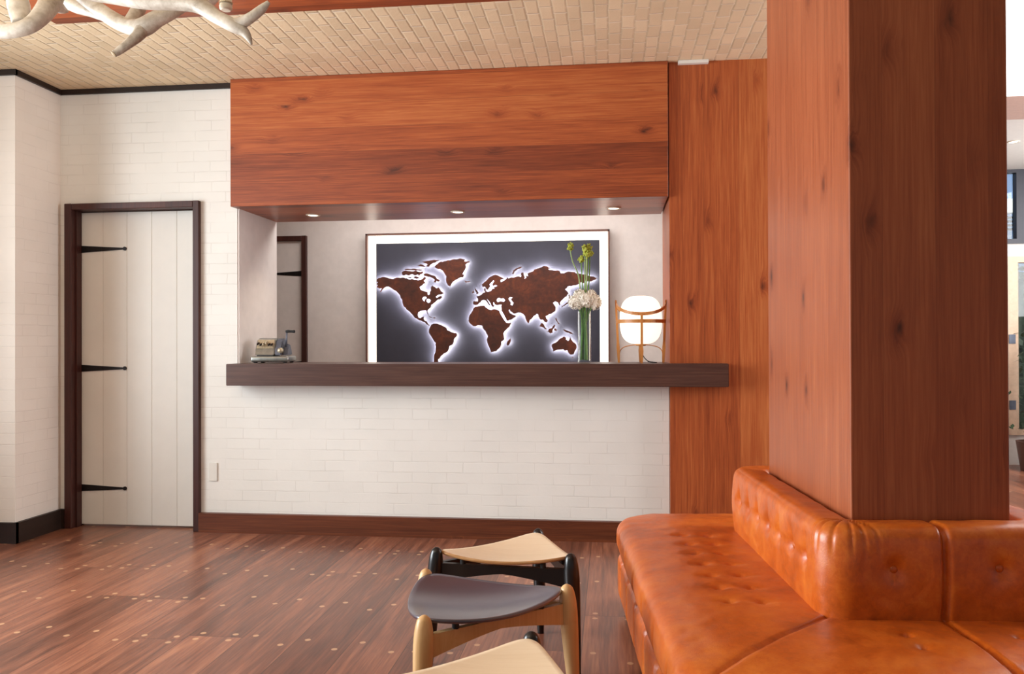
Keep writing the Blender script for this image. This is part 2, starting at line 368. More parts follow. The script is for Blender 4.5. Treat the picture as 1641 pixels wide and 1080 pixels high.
def bm_lathe(bm, prof, c=(0, 0, 0), sides=28, a0=0.0, a1=2 * PI):
    rings = []
    for r, z in prof:
        if r < 1e-5: rings.append([bm.verts.new((c[0], c[1], c[2] + z))])
        else: rings.append([bm.verts.new((c[0] + r * math.cos(2 * PI * k / sides), c[1] + r * math.sin(2 * PI * k / sides), c[2] + z)) for k in range(sides)])
    for A, B in zip(rings, rings[1:]):
        for k in range(sides):
            k2 = (k + 1) % sides
            if len(A) == 1 and len(B) > 1: bm.faces.new((A[0], B[k2], B[k]))
            elif len(B) == 1 and len(A) > 1: bm.faces.new((A[k], A[k2], B[0]))
            elif len(A) > 1: bm.faces.new((A[k], A[k2], B[k2], B[k]))

def bm_ball(bm, c, r, sx=1, sy=1, sz=1, sub=2):
    q = bmesh.ops.create_icosphere(bm, subdivisions=sub, radius=r)
    for v in q['verts']: v.co = Vector((v.co.x * sx + c[0], v.co.y * sy + c[1], v.co.z * sz + c[2]))

def smooth_path(pts, n=8):
    """Catmull-Rom through control points (any dimension)"""
    P = [tuple(p) for p in pts]; out = []
    for i in range(len(P) - 1):
        p0, p1, p2, p3 = P[max(i - 1, 0)], P[i], P[i + 1], P[min(i + 2, len(P) - 1)]
        for k in range(n):
            t_ = k / n
            out.append(tuple(0.5 * (2 * b + (c - a) * t_ + (2 * a - 5 * b + 4 * c - d) * t_ ** 2 + (3 * b - a - 3 * c + d) * t_ ** 3)
                             for a, b, c, d in zip(p0, p1, p2, p3)))
    out.append(P[-1]); return out

def ob(name, bm, m, parent=None, smooth=False, loc=None):
    bmesh.ops.recalc_face_normals(bm, faces=bm.faces[:])
    me = bpy.data.meshes.new(name); bm.to_mesh(me); bm.free()
    for k in (m if isinstance(m, (list, tuple)) else [m]): me.materials.append(k)
    if smooth:
        for p in me.polygons: p.use_smooth = True
    o = bpy.data.objects.new(name, me); COL.objects.link(o)
    if parent: o.parent = parent
    if loc: o.location = loc
    return o
def auto(o, ang=35):
    me = o.data
    for p in me.polygons: p.use_smooth = True
    me.set_sharp_from_angle(angle=math.radians(ang))
    return o
def empty(name, loc=(0, 0, 0), rz=0.0):
    o = bpy.data.objects.new(name, None); COL.objects.link(o); o.location = loc; o.rotation_euler = (0, 0, rz)
    o.empty_display_size = 0.1
    return o
def tag(o, label=None, cat=None, group=None, kind=None):
    for k, v in (('label', label), ('category', cat), ('group', group), ('kind', kind)):
        if v: o[k] = v
    return o
def copy_tree(o, parent=None):
    c = o.copy(); COL.objects.link(c)
    if parent: c.parent = parent
    for ch in list(o.children): copy_tree(ch, c)
    return c
def box_ob(name, dims, m, parent=None, bev=0.0, seg=2):
    bm = bmesh.new(); bm_box(bm, *dims, bev=bev, seg=seg); return ob(name, bm, m, parent)

# ================================================================== SETTING
ZC = 2.935
YW = 5.18            # brick wall face
bm = bmesh.new(); bm_box(bm, -8, 7, -3.5, 12, -0.1, 0.0)
tag(ob('floor', bm, M['floor']), 'dark walnut board floor with pale round wooden pegs', 'floor', kind='structure')
bm = bmesh.new(); bm_box(bm, -8, 7, -3.5, 8.87, ZC, ZC + 0.1)
tag(ob('ceiling', bm, M['brick_ceiling']), 'cream painted brick ceiling above the lobby', 'ceiling', kind='structure')

# front brick wall: around the door, pier beside the opening, low wall under the ledge
bm = bmesh.new()
bm_box(bm, -3.80, -3.60, YW, YW + 0.14, 0, ZC)
bm_box(bm, -3.60, -2.68, YW, YW + 0.14, 2.15, ZC)
bm_box(bm, -2.68, -2.417, YW, 5.80, 0, ZC)
bm_box(bm, -2.417, 0.362, YW, 5.46, 0, 0.962)
tag(ob('wall_back', bm, M['brick_wall']), 'white painted brick wall holding the door and the counter', 'wall', kind='structure')
# reveal of the opening is rough plaster
box_ob('wall_reveal', (-2.419, -2.405, YW + 0.004, 5.80, 1.10, 2.114), M['plaster'])
tag(bpy.data.objects['wall_reveal'], 'rough white plastered reveal at the left end of the counter opening', 'wall', kind='structure')
# left wall with its corner
bm = bmesh.new()
bm_box(bm, -6.5, -3.66, 4.75, 5.32, 0, ZC)
tag(ob('wall_left', bm, M['brick_side']), 'white painted brick wall left of the plank door', 'wall', kind='structure')
# room behind the counter
bm = bmesh.new(); bm_box(bm, -3.8, 0.9, 6.90, 7.0, 0, ZC)
tag(ob('wall_rear', bm, M['plaster']), 'white plaster wall behind the reception carrying the lit map', 'wall', kind='structure')
bm = bmesh.new(); bm_box(bm, -3.8, -3.7, 5.32, 6.9, 0, ZC); bm_box(bm, 0.80, 0.9, 5.80, 6.9, 0, ZC)
tag(ob('wall_side', bm, M['plaster']), 'white side walls of the office behind the counter', 'wall', kind='structure')
# wood clad wall right of the opening
bm = bmesh.new(); bm_box(bm, 0.365, 2.10, 5.13, 5.80, 0, ZC)
tag(ob('wall_right', bm, M['oak_z']), 'red brown oak clad wall right of the reception counter', 'wall', kind='structure')
box_ob('trim_1', (0.42, 0.60, 5.095, 5.128, 2.915, 2.934), M['white_plate'])
tag(bpy.data.objects['trim_1'], 'small cream strip at the ceiling above the oak clad wall', 'trim', kind='structure')
# soffit over the counter
bm = bmesh.new(); bm_box(bm, -2.4215, 0.356, 5.092, 5.80, 2.112, ZC - 0.001, 0.002, 1)
sf = ob('soffit', bm, [M['oak_x'], M['oak_soffit']])
for p in sf.data.polygons:
    if p.normal.z < -0.9: p.material_index = 1
tag(sf, 'red brown oak boarded soffit above the reception counter', 'soffit', kind='structure')
# ceiling trim
bm = bmesh.new()
bm_box(bm, -3.645, -2.4225, YW - 0.016, YW - 0.0005, ZC - 0.034, ZC - 0.0005)
bm_box(bm, -3.6595, -3.643, 4.734, YW - 0.0005, ZC - 0.034, ZC - 0.0005)
bm_box(bm, -6.5, -3.643, 4.733, 4.7495, ZC - 0.034, ZC - 0.0005)
tag(ob('trim_2', bm, M['base_y']), 'thin dark wood trim where white walls meet the ceiling', 'trim', kind='structure')
# baseboards
box_ob('baseboard_back', (-2.667, 0.362, 5.14, YW - 0.0005, 0, 0.125), M['base_x'])
tag(bpy.data.objects['baseboard_back'], 'brown wood baseboard under the white brick counter wall', 'baseboard', kind='structure')
bm = bmesh.new()
bm_box(bm, -3.6595, -3.635, 4.726, YW - 0.0005, 0, 0.128)
bm_box(bm, -6.5, -3.635, 4.725, 4.7495, 0, 0.128)
bm_box(bm, -3.64, -3.617, 5.15, YW - 0.0005, 0, 0.128)
tag(ob('baseboard_left', bm, M['base_y']), 'nearly black baseboard along the left brick wall', 'baseboard', kind='structure')
# shallow dropped wood raft on the ceiling
bm = bmesh.new(); bm_box(bm, -2.78, 0.30, 2.35, 3.90, 2.852, 2.915, 0.003, 1); bm_box(bm, -2.72, 0.24, 2.41, 3.84, 2.915, ZC - 0.0005)
tag(ob('ceiling_raft', bm, M['oak_beam']), 'dark oak boarded raft hung flat under the brick ceiling', 'ceiling', kind='structure')

# ------------------------------------------------------------------ plank door
def plank_door(name, x0, x1, zt, yf, frame_w_l, frame_w_r, recess, grooves, hinges, hinge_side, label, hz_len):
    d = empty(name, ((x0 + x1) / 2, yf, 0)); ox = -(x0 + x1) / 2
    tag(d, label, 'door', kind='structure')
    def X(x): return x + ox
    bm = bmesh.new()
    bm_box(bm, X(x0), X(x0 + frame_w_l), 0, recess + 0.05, 0, zt, 0.003, 1)
    bm_box(bm, X(x1 - frame_w_r), X(x1), 0, recess + 0.05, 0, zt, 0.003, 1)
    bm_box(bm, X(x0 + frame_w_l), X(x1 - frame_w_r), 0.001, recess + 0.05, zt - frame_w_r, zt - 0.001, 0.003, 1)
    # rebate stop inside the frame
    bm_box(bm, X(x0 + frame_w_l - 0.002), X(x0 + frame_w_l + 0.012), recess * 0.45, recess - 0.004, 0, zt - frame_w_r)
    ob('door_frame', bm, M['dark_z'], d)
    bm = bmesh.new()
    xs = [x0 + frame_w_l + 0.003] + grooves + [x1 - frame_w_r - 0.003]
    for a, b in zip(xs, xs[1:]):
        bm_box(bm, X(a) , X(b), recess - 0.001, recess + 0.036, 0.012, zt - frame_w_r - 0.006, 0.0035, 2)
    ob('door_leaf', bm, M['door_white'], d)
    for z in hinges:
        bm = bmesh.new()
        if hinge_side == 'l':
            a, s = x0 + frame_w_l, 1
        else:
            a, s = x1 - frame_w_r, -1
        L = hz_len
        pts = [(X(a + s * 0.002), z - 0.024), (X(a + s * (L - 0.02)), z - 0.006), (X(a + s * (L - 0.02)), z + 0.006), (X(a + s * 0.002), z + 0.024)]
        bm_prism(bm, pts, recess - 0.0065, recess + 0.002)
        q = bmesh.ops.create_cone(bm, cap_ends=True, segments=16, radius1=0.013, radius2=0.013, depth=0.009)
        for v in q['verts']: v.co = Vector((X(a + s * (L - 0.012)) + v.co.x, recess - 0.003 + v.co.z, z + v.co.y))
        bm_tube(bm, [(X(a + s * 0.002), recess - 0.007, z - 0.03), (X(a + s * 0.002), recess - 0.007, z + 0.03)], 0.008, 10)
        for k in (0.06, 0.16):
            bm_ball(bm, (X(a + s * k), recess - 0.007, z), 0.005, 1, 0.6, 1, 1)
        ob('strap_hinge', bm, M['iron'], d)
    return d
plank_door('door_1', -3.615, -2.668, 2.168, 5.15, 0.050, 0.042, 0.10, [-3.40, -3.228, -3.05, -2.872], [1.872, 1.066, 0.258], 'l',
           'white plank door with black strap hinges in dark frame', 0.335)
plank_door('door_2', -3.50, -2.585, 2.155, 6.868, 0.044, 0.044, 0.035, [-3.3, -3.12, -2.95, -2.775], [1.83, 1.05, 0.25], 'r',
           'grey white plank door behind the counter, mostly hidden by the pier', 0.30)

# ------------------------------------------------------------------ column (rotated with the sofa)
SOFA_ANG = 0.075; SOFA_O = (0.736, 2.66, 0.0)
CU, CV = 0.477, 0.945
bm = bmesh.new(); bm_box(bm, 0, CU, 0, CV, 0, ZC - 0.0005, 0.004, 2)
cl = ob('column', bm, M['oak_col'], loc=SOFA_O); cl.rotation_euler = (0, 0, SOFA_ANG)
tag(cl, 'square red brown oak clad column rising behind the leather sofa', 'column', kind='structure')

# ================================================================== RECEPTION COUNTER LEDGE
CT = 1.101
bm = bmesh.new(); bm_prism(bm, [(-2.419, 5.02), (0.699, 5.02), (0.699, 5.1285), (0.362, 5.1285), (0.362, 5.50), (-2.404, 5.50), (-2.404, 5.178), (-2.419, 5.178)], 0.9625, CT, 'z'); bmesh.ops.bevel(bm, geom=bm.edges[:], offset=0.003, segments=2, affect='EDGES')
tag(ob('reception_counter', bm, M['dark_x']), 'dark brown wood counter ledge on the white brick low wall', 'counter')

# downlights in the soffit
def downlight(x, y, z, label, group):
    r = empty('downlight', (x, y, z)); tag(r, label, 'downlight', group)
    bm = bmesh.new(); bm_lathe(bm, [(0.034, 0.0), (0.034, -0.004), (0.038, -0.007), (0.046, -0.006), (0.050, -0.0005), (0.034, 0.0)], sides=32)
    ob('trim_ring', bm, M['downlight_trim'], r, True)
    bm = bmesh.new(); bm_lathe(bm, [(0, -0.003), (0.034, -0.003)], sides=32)
    ob('lamp_lens', bm, M['downlight'], r)
    d = bpy.data.lights.new('downlight_lamp', 'SPOT'); d.energy = 9; d.color = (1.0, 0.86, 0.68); d.spot_size = math.radians(100); d.spot_blend = 0.7; d.shadow_soft_size = 0.03
    l = bpy.data.objects.new('downlight_lamp', d); COL.objects.link(l); l.parent = r; l.location = (0, 0, -0.02)
    return r
downlight(-2.02, 5.50, 2.112, 'recessed round downlight in the soffit above the check machine', 'soffit downlights')
downlight(-1.01, 5.495, 2.112, 'recessed round downlight in the soffit above the world map', 'soffit downlights')
downlight(0.03, 5.485, 2.112, 'recessed round downlight in the soffit above the flower vase', 'soffit downlights')

# ================================================================== WORLD MAP LIGHT PANEL
MY = 6.90
mp = empty('world_map_panel', (0, MY, 0))
tag(mp, 'backlit rusted steel world map on slate panel with glowing white border', 'wall art')
MX0, MX1, MZ0, MZ1 = -2.046, 0.004, 0.86, 2.152
bm = bmesh.new()
for d in ((MX0, MX0 + 0.014, -0.085, -0.0005, MZ0, MZ1), (MX1 - 0.014, MX1, -0.085, -0.0005, MZ0, MZ1),
          (MX0, MX1, -0.085, -0.0005, MZ1 - 0.014, MZ1), (MX0, MX1, -0.085, -0.0005, MZ0, MZ0 + 0.014)):
    bm_box(bm, *d)
ob('frame', bm, M['frame_brown'], mp)
bm = bmesh.new(); bm_box(bm, MX0 + 0.014, MX1 - 0.014, -0.045, -0.002, MZ0 + 0.014, MZ1 - 0.014)
ob('light_border', bm, M['led'], mp)
PX0, PX1, PZ0, PZ1 = -1.959, -0.078, 0.94, 2.069
bm = bmesh.new(); bm_box(bm, PX0, PX1, -0.062, -0.046, PZ0, PZ1, 0.001, 1)
ob('slate_panel', bm, M['panel_dark'], mp)

MAPFIT = {'a': (600, 400, 0.17595), 'b': (740, 415, 0.16200)}
def map_xy(src, p):
    ox, oy, s = MAPFIT[src]; px, py = ox + p[0] * s, oy + p[1] * s
    # panel spans picture columns 606-961 and rows 390-581
    x = PX0 + (px - 606.0) / 355.0 * (PX1 - PX0)
    z = 2.069 - (py - 390.0) * (1.007 / 191.0)
    return x, z
def rough_coast(pts, seed):
    out = []; n = len(pts); rnd = random.Random(seed)
    for i in range(n):
        a, b = Vector(pts[i]), Vector(pts[(i + 1) % n]); L = (b - a).length; k = max(1, int(L / 0.014))
        nrm = Vector((-(b - a).y, (b - a).x)).normalized() if L > 0 else Vector((0, 0))
        for j in range(k):
            q = a.lerp(b, j / k)
            if j: q += nrm * rnd.uniform(-0.0045, 0.0045)
            out.append(q)
    return out
def plate(src, outer, holes, label, seed):
    cu = bpy.data.curves.new('tmp', 'CURVE'); cu.dimensions = '2D'; cu.fill_mode = 'BOTH'; cu.extrude = 0.002
    for k, poly in enumerate([outer] + holes):
        pts = rough_coast([map_xy(src, p) for p in poly], seed + k)
        sp = cu.splines.new('POLY'); sp.points.add(len(pts) - 1); sp.use_cyclic_u = True
        for q, v in zip(sp.points, pts): q.co = (v.x, v.y, 0, 1)
    tmp = bpy.data.objects.new('tmp', cu); COL.objects.link(tmp)
    dg = bpy.context.evaluated_depsgraph_get(); dg.update()
    me = bpy.data.meshes.new_from_object(tmp.evaluated_get(dg))
    bpy.data.objects.remove(tmp)
    bm = bmesh.new(); bm.from_mesh(me); bpy.data.meshes.remove(me)
    for v in bm.verts: v.co = Vector((v.co.x, -0.098 - v.co.z, v.co.y))
    bmesh.ops.remove_doubles(bm, verts=bm.verts[:], dist=1e-5)
    bmesh.ops.recalc_face_normals(bm, faces=bm.faces[:])
    for f in bm.faces:
        f.material_index = 1 if min(v.co.y for v in f.verts) > -0.0975 else 0      # the LED sheet behind each plate
    me = bpy.data.meshes.new('continent_plate'); bm.to_mesh(me); bm.free()
    me.materials.append(M['rust']); me.materials.append(M['halo'])
    o = bpy.data.objects.new('continent_plate', me); COL.objects.link(o); o.parent = mp
    o['label'] = label
def continent(src, polys, label, seed, holes=0):
    """polys[0] may carry holes (the next `holes` outlines); every further outline is a plate of its own"""
    plate(src, polys[0], polys[1:1 + holes], label, seed)
    for k, p in enumerate(polys[1 + holes:]): plate(src, p, [], label, seed + 100 + k)
NA = [(50,275),(68,258),(100,250),(150,258),(200,270),(235,258),(270,262),(300,258),(330,265),(345,275),(375,270),(400,282),(430,285),(460,280),(478,268),(490,252),(502,264),(482,290),(500,310),(470,330),(445,345),(455,370),(490,385),(515,390),(518,412),(528,420),(537,410),(540,390),(550,375),(546,350),(560,335),(580,345),(600,360),(618,350),(630,365),(640,385),(665,405),(640,415),(610,420),(592,435),(602,445),(625,432),(640,425),(650,438),(630,460),(610,460),(590,480),(570,495),(550,510),(548,530),(525,548),(515,562),(520,582),(530,597),(518,592),(510,572),(503,557),(480,558),(455,560),(432,575),(428,600),(435,622),(455,625),(465,615),(485,612),(480,632),(492,650),(510,655),(515,670),(525,683),(542,690),(528,694),(508,682),(490,662),(460,648),(430,640),(400,625),(385,602),(365,580),(345,560),(325,548),(300,520),(288,490),(285,460),(265,420),(240,390),(210,370),(180,350),(140,338),(118,350),(92,384),(80,384),(98,352),(75,355),(50,340),(62,325),(46,312),(62,300),(45,290)]
LAKES = [[(468,450),(480,435),(500,432),(512,445),(495,455),(490,475),(480,470)], [(510,455),(530,452),(548,465),(540,485),(522,490),(508,475)]]
continent('a', [NA] + LAKES, 'rusted steel plate shaped as North America', 1, 2)
continent('a', [[(280,215),(310,195),(345,200),(380,205),(420,200),(440,215),(425,235),(400,240),(380,228),(350,240),(320,232),(290,238)],
                [(300,185),(340,178),(380,180),(420,185),(470,190),(440,198),(380,195),(330,192)],
                [(425,150),(455,138),(480,148),(502,165),(470,162),(440,158)],
                [(480,230),(510,222),(545,235),(580,245),(600,270),(630,290),(615,300),(600,290),(590,310),(575,300),(585,280),(560,265),(540,255),(510,250),(490,245)],
                [(330,262),(350,252),(375,258),(360,266)], [(390,255),(420,250),(445,262),(420,272),(400,266)], [(420,215),(470,205),(480,215),(450,232),(440,245),(432,235)]],
          'cluster of small rusted plates shaped as Arctic islands', 20)
continent('a', [[(470,118),(520,108),(580,100),(630,104),(600,118),(570,130),(545,145),(530,165),(505,160),(520,140),(490,130)]], 'narrow rusted plate shaped as an Arctic island beside Greenland', 30)
continent('a', [[(580,165),(600,145),(625,125),(670,115),(720,110),(760,98),(830,95),(860,105),(850,118),(880,120),(905,118),(880,135),(862,150),(868,170),(858,195),(845,215),(835,235),(850,240),(840,262),(805,268),(775,285),(750,300),(735,320),(725,342),(705,335),(690,310),(685,280),(690,255),(675,230),(655,200),(630,185),(600,180)]],
          'rusted steel plate shaped as Greenland', 40)
continent('a', [[(850,290),(875,300),(905,295),(895,308),(865,312)]], 'tiny rusted plate shaped as Iceland', 41)
continent('a', [[(530,608),(555,617),(550,624),(535,617)], [(570,620),(590,622),(582,631),(568,628)]], 'tiny rusted plates shaped as Caribbean islands', 42)
continent('a', [[(540,705),(550,685),(575,675),(610,676),(640,690),(670,705),(690,715),(695,735),(720,745),(750,758),(780,765),(785,780),(765,805),(755,840),(745,865),(715,880),(710,905),(690,935),(665,945),(650,960),(635,970),(630,985),(610,1000),(615,1015),(600,1030),(600,1055),(615,1075),(595,1070),(578,1045),(570,1027),(575,985),(585,940),(590,900),(592,850),(575,835),(555,800),(540,775),(528,755),(530,730)]],
          'rusted steel plate shaped as South America', 50)
continent('b', [[(150,495),(170,480),(215,472),(255,470),(268,485),(290,500),(320,515),(345,505),(380,512),(400,520),(410,545),(432,585),(452,615),(470,638),(495,642),(518,635),(505,665),(480,690),(455,715),(440,740),(445,770),(450,795),(420,820),(420,850),(400,885),(375,910),(345,918),(322,922),(310,895),(295,860),(285,830),(278,800),(290,770),(275,740),(265,715),(240,685),(235,665),(210,662),(175,668),(150,670),(125,650),(100,618),(102,585),(115,555),(135,530)]],
          'rusted steel plate shaped as Africa', 60)
continent('b', [[(470,845),(478,820),(490,805),(512,788),(513,815),(497,850),(480,860)]], 'small rusted plate shaped as Madagascar', 61)
EA = [(150,460),(150,425),(195,428),(195,405),(178,380),(210,372),(240,350),(265,340),(255,302),(268,298),(272,330),(290,336),(320,330),(335,310),(355,305),(350,290),(382,280),(365,270),(340,280),(335,265),(355,235),(345,225),(325,245),(305,265),(315,285),(300,302),(290,320),(277,310),(260,285),(240,290),(232,265),(255,245),(280,225),(300,200),(330,185),(365,172),(390,180),(420,195),(450,210),(430,215),(412,225),(418,245),(440,235),(470,215),(478,198),(490,210),(520,200),(560,195),(590,190),(612,198),(616,185),(612,160),(635,150),(640,180),(650,200),(645,215),(665,205),(660,185),(682,190),(675,165),(700,152),(735,140),(740,125),(780,115),(815,105),(830,92),(865,98),(895,112),(875,125),(910,135),(950,140),(985,145),(995,165),(1040,160),(1065,150),(1110,155),(1160,170),(1200,180),(1250,190),(1290,200),(1340,215),(1300,240),(1260,250),(1230,240),(1215,265),(1190,255),(1160,275),(1110,285),(1060,295),(1035,320),(1060,345),(1068,360),(1050,390),(1020,410),(1000,430),(985,450),(992,470),(980,472),(965,445),(940,435),(920,450),(930,465),(945,490),(945,520),(915,545),(880,558),(850,575),(855,600),(870,615),(862,635),(840,632),(825,612),(800,610),(785,590),(775,560),(765,555),(735,575),(715,600),(695,615),(688,645),(672,635),(660,610),(650,575),(625,550),(585,540),(560,548),(545,552),(520,535),(500,508),(494,520),(508,546),(535,560),(565,575),(530,600),(485,620),(470,612),(455,580),(435,540),(424,518),(425,505),(420,480),(425,462),(395,465),(360,460),(350,440),(340,440),(345,465),(358,472),(340,485),(325,470),(318,450),(290,415),(278,405),(295,430),(318,463),(305,468),(290,450),(265,418),(230,420),(205,445),(195,460),(175,465)]
continent('b', [EA, [(375,420),(385,400),(400,395),(420,405),(440,400),(460,420),(445,435),(410,430),(385,438)], [(490,405),(505,390),(530,395),(515,410),(525,430),(540,445),(530,470),(510,465),(515,440),(500,425)]],
          'large rusted steel plate shaped as Europe and Asia', 70, 2)
continent('b', [[(165,300),(185,320),(205,350),(180,360),(178,340),(165,325)], [(140,330),(155,325),(155,345),(138,350)]], 'small rusted plates shaped as the British Isles', 80)
continent('b', [[(525,165),(540,130),(575,108),(615,97),(620,104),(580,119),(553,140),(540,170)]], 'thin curved rusted plate above Europe', 82)
continent('b', [[(1000,485),(1030,465),(1060,445),(1072,410),(1066,370),(1078,372),(1090,415),(1070,455),(1035,475),(1005,492)]], 'thin curved rusted plate shaped as Japan', 83)
continent('b', [[(790,675),(810,640),(835,665),(862,700),(845,706),(815,682)], [(850,715),(890,725),(870,731)], [(870,720),(880,700),(910,690),(930,660),(942,665),(920,700),(915,735),(890,745)], [(935,690),(960,710),(945,720),(930,712)],
                [(940,595),(955,600),(960,625),(985,650),(970,655),(945,615)], [(1015,705),(1050,715),(1080,725),(1110,750),(1085,748),(1050,735),(1030,725)]], 'small rusted plates shaped as the South East Asian islands', 84)
continent('b', [[(905,850),(930,835),(960,820),(980,795),(1005,785),(1020,772),(1045,785),(1040,800),(1060,815),(1072,808),(1080,770),(1092,800),(1110,825),(1140,850),(1145,880),(1125,915),(1115,945),(1085,948),(1065,930),(1055,905),(1030,910),(1015,895),(980,900),(945,905),(920,918),(918,895),(905,870)], [(1098,965),(1112,968),(1105,985)]],
          'rusted steel plate shaped as Australia', 90)

# ================================================================== SMALL THINGS ON THE COUNTER
# --- antique check writing machine
cm = empty('check_writing_machine', (-2.222, 5.30, CT), 0.10)
tag(cm, 'small antique grey metal check writing machine with crank on the counter', 'machine')
bm = bmesh.new(); bm_box(bm, -0.122, 0.128, -0.10, 0.10, 0.008, 0.046, 0.012, 3)
auto(ob('base', bm, M['chrome'], cm))
for sx in (-0.095, 0.10):
    for sy in (-0.075, 0.075):
        bm = bmesh.new(); bm_lathe(bm, [(0, 0), (0.012, 0), (0.014, 0.009), (0, 0.009)], (sx, sy, 0), 14); ob('foot', bm, M['rubber'], cm)
bm = bmesh.new(); bm_prism(bm, [(-0.085, 0.052), (0.085, 0.052), (0.085, 0.12), (0.06, 0.155), (0.02, 0.165), (-0.03, 0.152), (-0.058, 0.105)], -0.098, 0.028, 'x')
bmesh.ops.bevel(bm, geom=bm.edges[:], offset=0.004, segments=2, affect='EDGES')
auto(ob('body', bm, M['chrome'], cm))
bm = bmesh.new(); bm_box(bm, -0.085, 0.02, -0.08, 0.075, 0.045, 0.053); ob('paper_slot', bm, M['rubber'], cm)
for i in range(6):
    bm = bmesh.new()
    z = random.choice((0.118, 0.124, 0.13))
    bm_prism(bm, [(-0.084, z - 0.006), (-0.0835, z + 0.006), (-0.05, z + 0.014), (-0.04, z + 0.004)], -0.084 + i * 0.018, -0.077 + i * 0.018, 'x')
    ob('amount_lever', bm, M['iron'] if i in (0, 1, 4, 5) else M['brass'], cm)
bm = bmesh.new(); bm_prism(bm, [(-0.066, 0.096), (-0.050, 0.092), (-0.022, 0.148), (-0.036, 0.153)], -0.09, 0.02, 'x'); ob('number_plate', bm, M['brass'], cm)
bm = bmesh.new(); bm_prism(bm, [(-0.08, 0.052), (0.08, 0.052), (0.085, 0.11), (0.055, 0.15), (0.01, 0.163), (-0.035, 0.148), (-0.068, 0.1)], 0.03, 0.075, 'x')
bmesh.ops.bevel(bm, geom=bm.edges[:], offset=0.006, segments=2, affect='EDGES')
auto(ob('side_housing', bm, M['steel_blue'], cm))
bm = bmesh.new(); bm_prism(bm, [(-0.06, 0.052), (0.07, 0.052), (0.05, 0.09), (0.02, 0.125), (-0.01, 0.125), (-0.04, 0.09)], 0.075, 0.108, 'x')
bmesh.ops.bevel(bm, geom=bm.edges[:], offset=0.006, segments=2, affect='EDGES')
auto(ob('crank_housing', bm, M['steel_blue'], cm))
bm = bmesh.new(); bm_tube(bm, [(0.066, -0.052, 0.082), (0.066, -0.08, 0.082)], [0.020, 0.016], 18); ob('dial_knob', bm, M['brass'], cm, True)
bm = bmesh.new(); bm_tube(bm, [(0.090, -0.02, 0.09), (0.095, -0.024, 0.16), (0.098, -0.026, 0.212)], [0.008, 0.0055, 0.0055], 10); ob('crank_arm', bm, M['steel_blue'], cm, True)
bm = bmesh.new(); bm_tube(bm, smooth_path([(0.090, -0.026, 0.208), (0.11, -0.026, 0.209), (0.14, -0.026, 0.208), (0.152, -0.026, 0.208)], 3), [0.007, 0.0085, 0.010, 0.010, 0.009, 0.0085, 0.0095, 0.0105, 0.010, 0.008], 12); ob('crank_grip', bm, M['rubber'], cm, True)

# --- flower vase
VX, VY = -0.158, 5.27
va = empty('glass_vase', (VX, VY, CT)); tag(va, 'tall clear square glass vase full of green stems on the counter', 'vase')
bm = bmesh.new(); h = 0.325; a, b_ = 0.041, 0.0385
def sqring(r, z, n=6, bev=0.008):
    out = []
    for cx, cy, s in ((1, 1, 0), (-1, 1, 1), (-1, -1, 2), (1, -1, 3)):
        for k in range(n):
            an = s * PI / 2 + k / (n - 1) * PI / 2
            out.append(((r - bev) * cx + bev * math.cos(an), (r - bev) * cy + bev * math.sin(an), z))
    return out
def sq_lathe(bm, prof):
    R = [[bm.verts.new(p) for p in sqring(r, z)] for r, z in prof]; n = len(R[0])
    for A, B in zip(R, R[1:]):
        for k in range(n): bm.faces.new((A[k], A[(k + 1) % n], B[(k + 1) % n], B[k]))
    return R
R_ = sq_lathe(bm, [(a, 0.0005), (a, h), (b_, h), (b_, 0.014)]); bm.faces.new(R_[0][::-1]); bm.faces.new(R_[-1])
ob('vessel', bm, M['glass'], va)
def stem(path, r0, r1, m, parent, n=7):
    bm = bmesh.new(); p = smooth_path(path, n); k = len(p)
    bm_tube(bm, p, [r0 + (r1 - r0) * i / (k - 1) for i in range(k)], 8)
    return ob('stem', bm, m, parent, True)
rs = random.Random(3)
# white blossoms: round heads of many florets
heads = [(-0.048, -0.030, 0.385, 0.052), (0.012, -0.045, 0.395, 0.048), (0.062, -0.02, 0.380, 0.050), (0.005, 0.04, 0.40, 0.05), (-0.03, -0.02, 0.43, 0.034), (0.04, 0.0, 0.425, 0.034)]
for i, (x, y, z, r) in enumerate(heads):
    fl = empty('white_flower', (VX, VY, CT))
    tag(fl, 'white hydrangea like flower head in the glass vase', 'flower', 'white flowers in the vase')
    bm = bmesh.new()
    for k in range(75):
        v = Vector((rs.gauss(0, 1), rs.gauss(0, 1), rs.gauss(0, 1))).normalized()
        c = Vector((x, y, z)) + v * r * rs.uniform(0.72, 1.0)
        q = v.to_track_quat('Z', 'Y'); s = rs.uniform(0.013, 0.019); tw = rs.uniform(0, PI)
        for j in range(4):
            an = tw + j * PI / 2
            d1 = q @ Vector((math.cos(an), math.sin(an), 0.35)); d2 = q @ Vector((math.cos(an + .5), math.sin(an + .5), 0.1)); d3 = q @ Vector((math.cos(an - .5), math.sin(an - .5), 0.1))
            f = [bm.verts.new(p) for p in (c, c + d2 * s * .7, c + d1 * s, c + d3 * s * .7)]
            bm.faces.new(f)
    bm_ball(bm, (x, y, z), r * 0.72, 1, 1, 0.9, 2)
    ob('petals', bm, M['petal'], fl)
    bx, by = rs.uniform(-.024, .024), rs.uniform(-.024, .024)
    stem([(bx, by, 0.02), (bx * .8, by * .8, 0.15), (x * .4, y * .4, 0.30), (x * .9, y * .9, z - 0.02)], 0.0055, 0.004, M['stem'], fl)
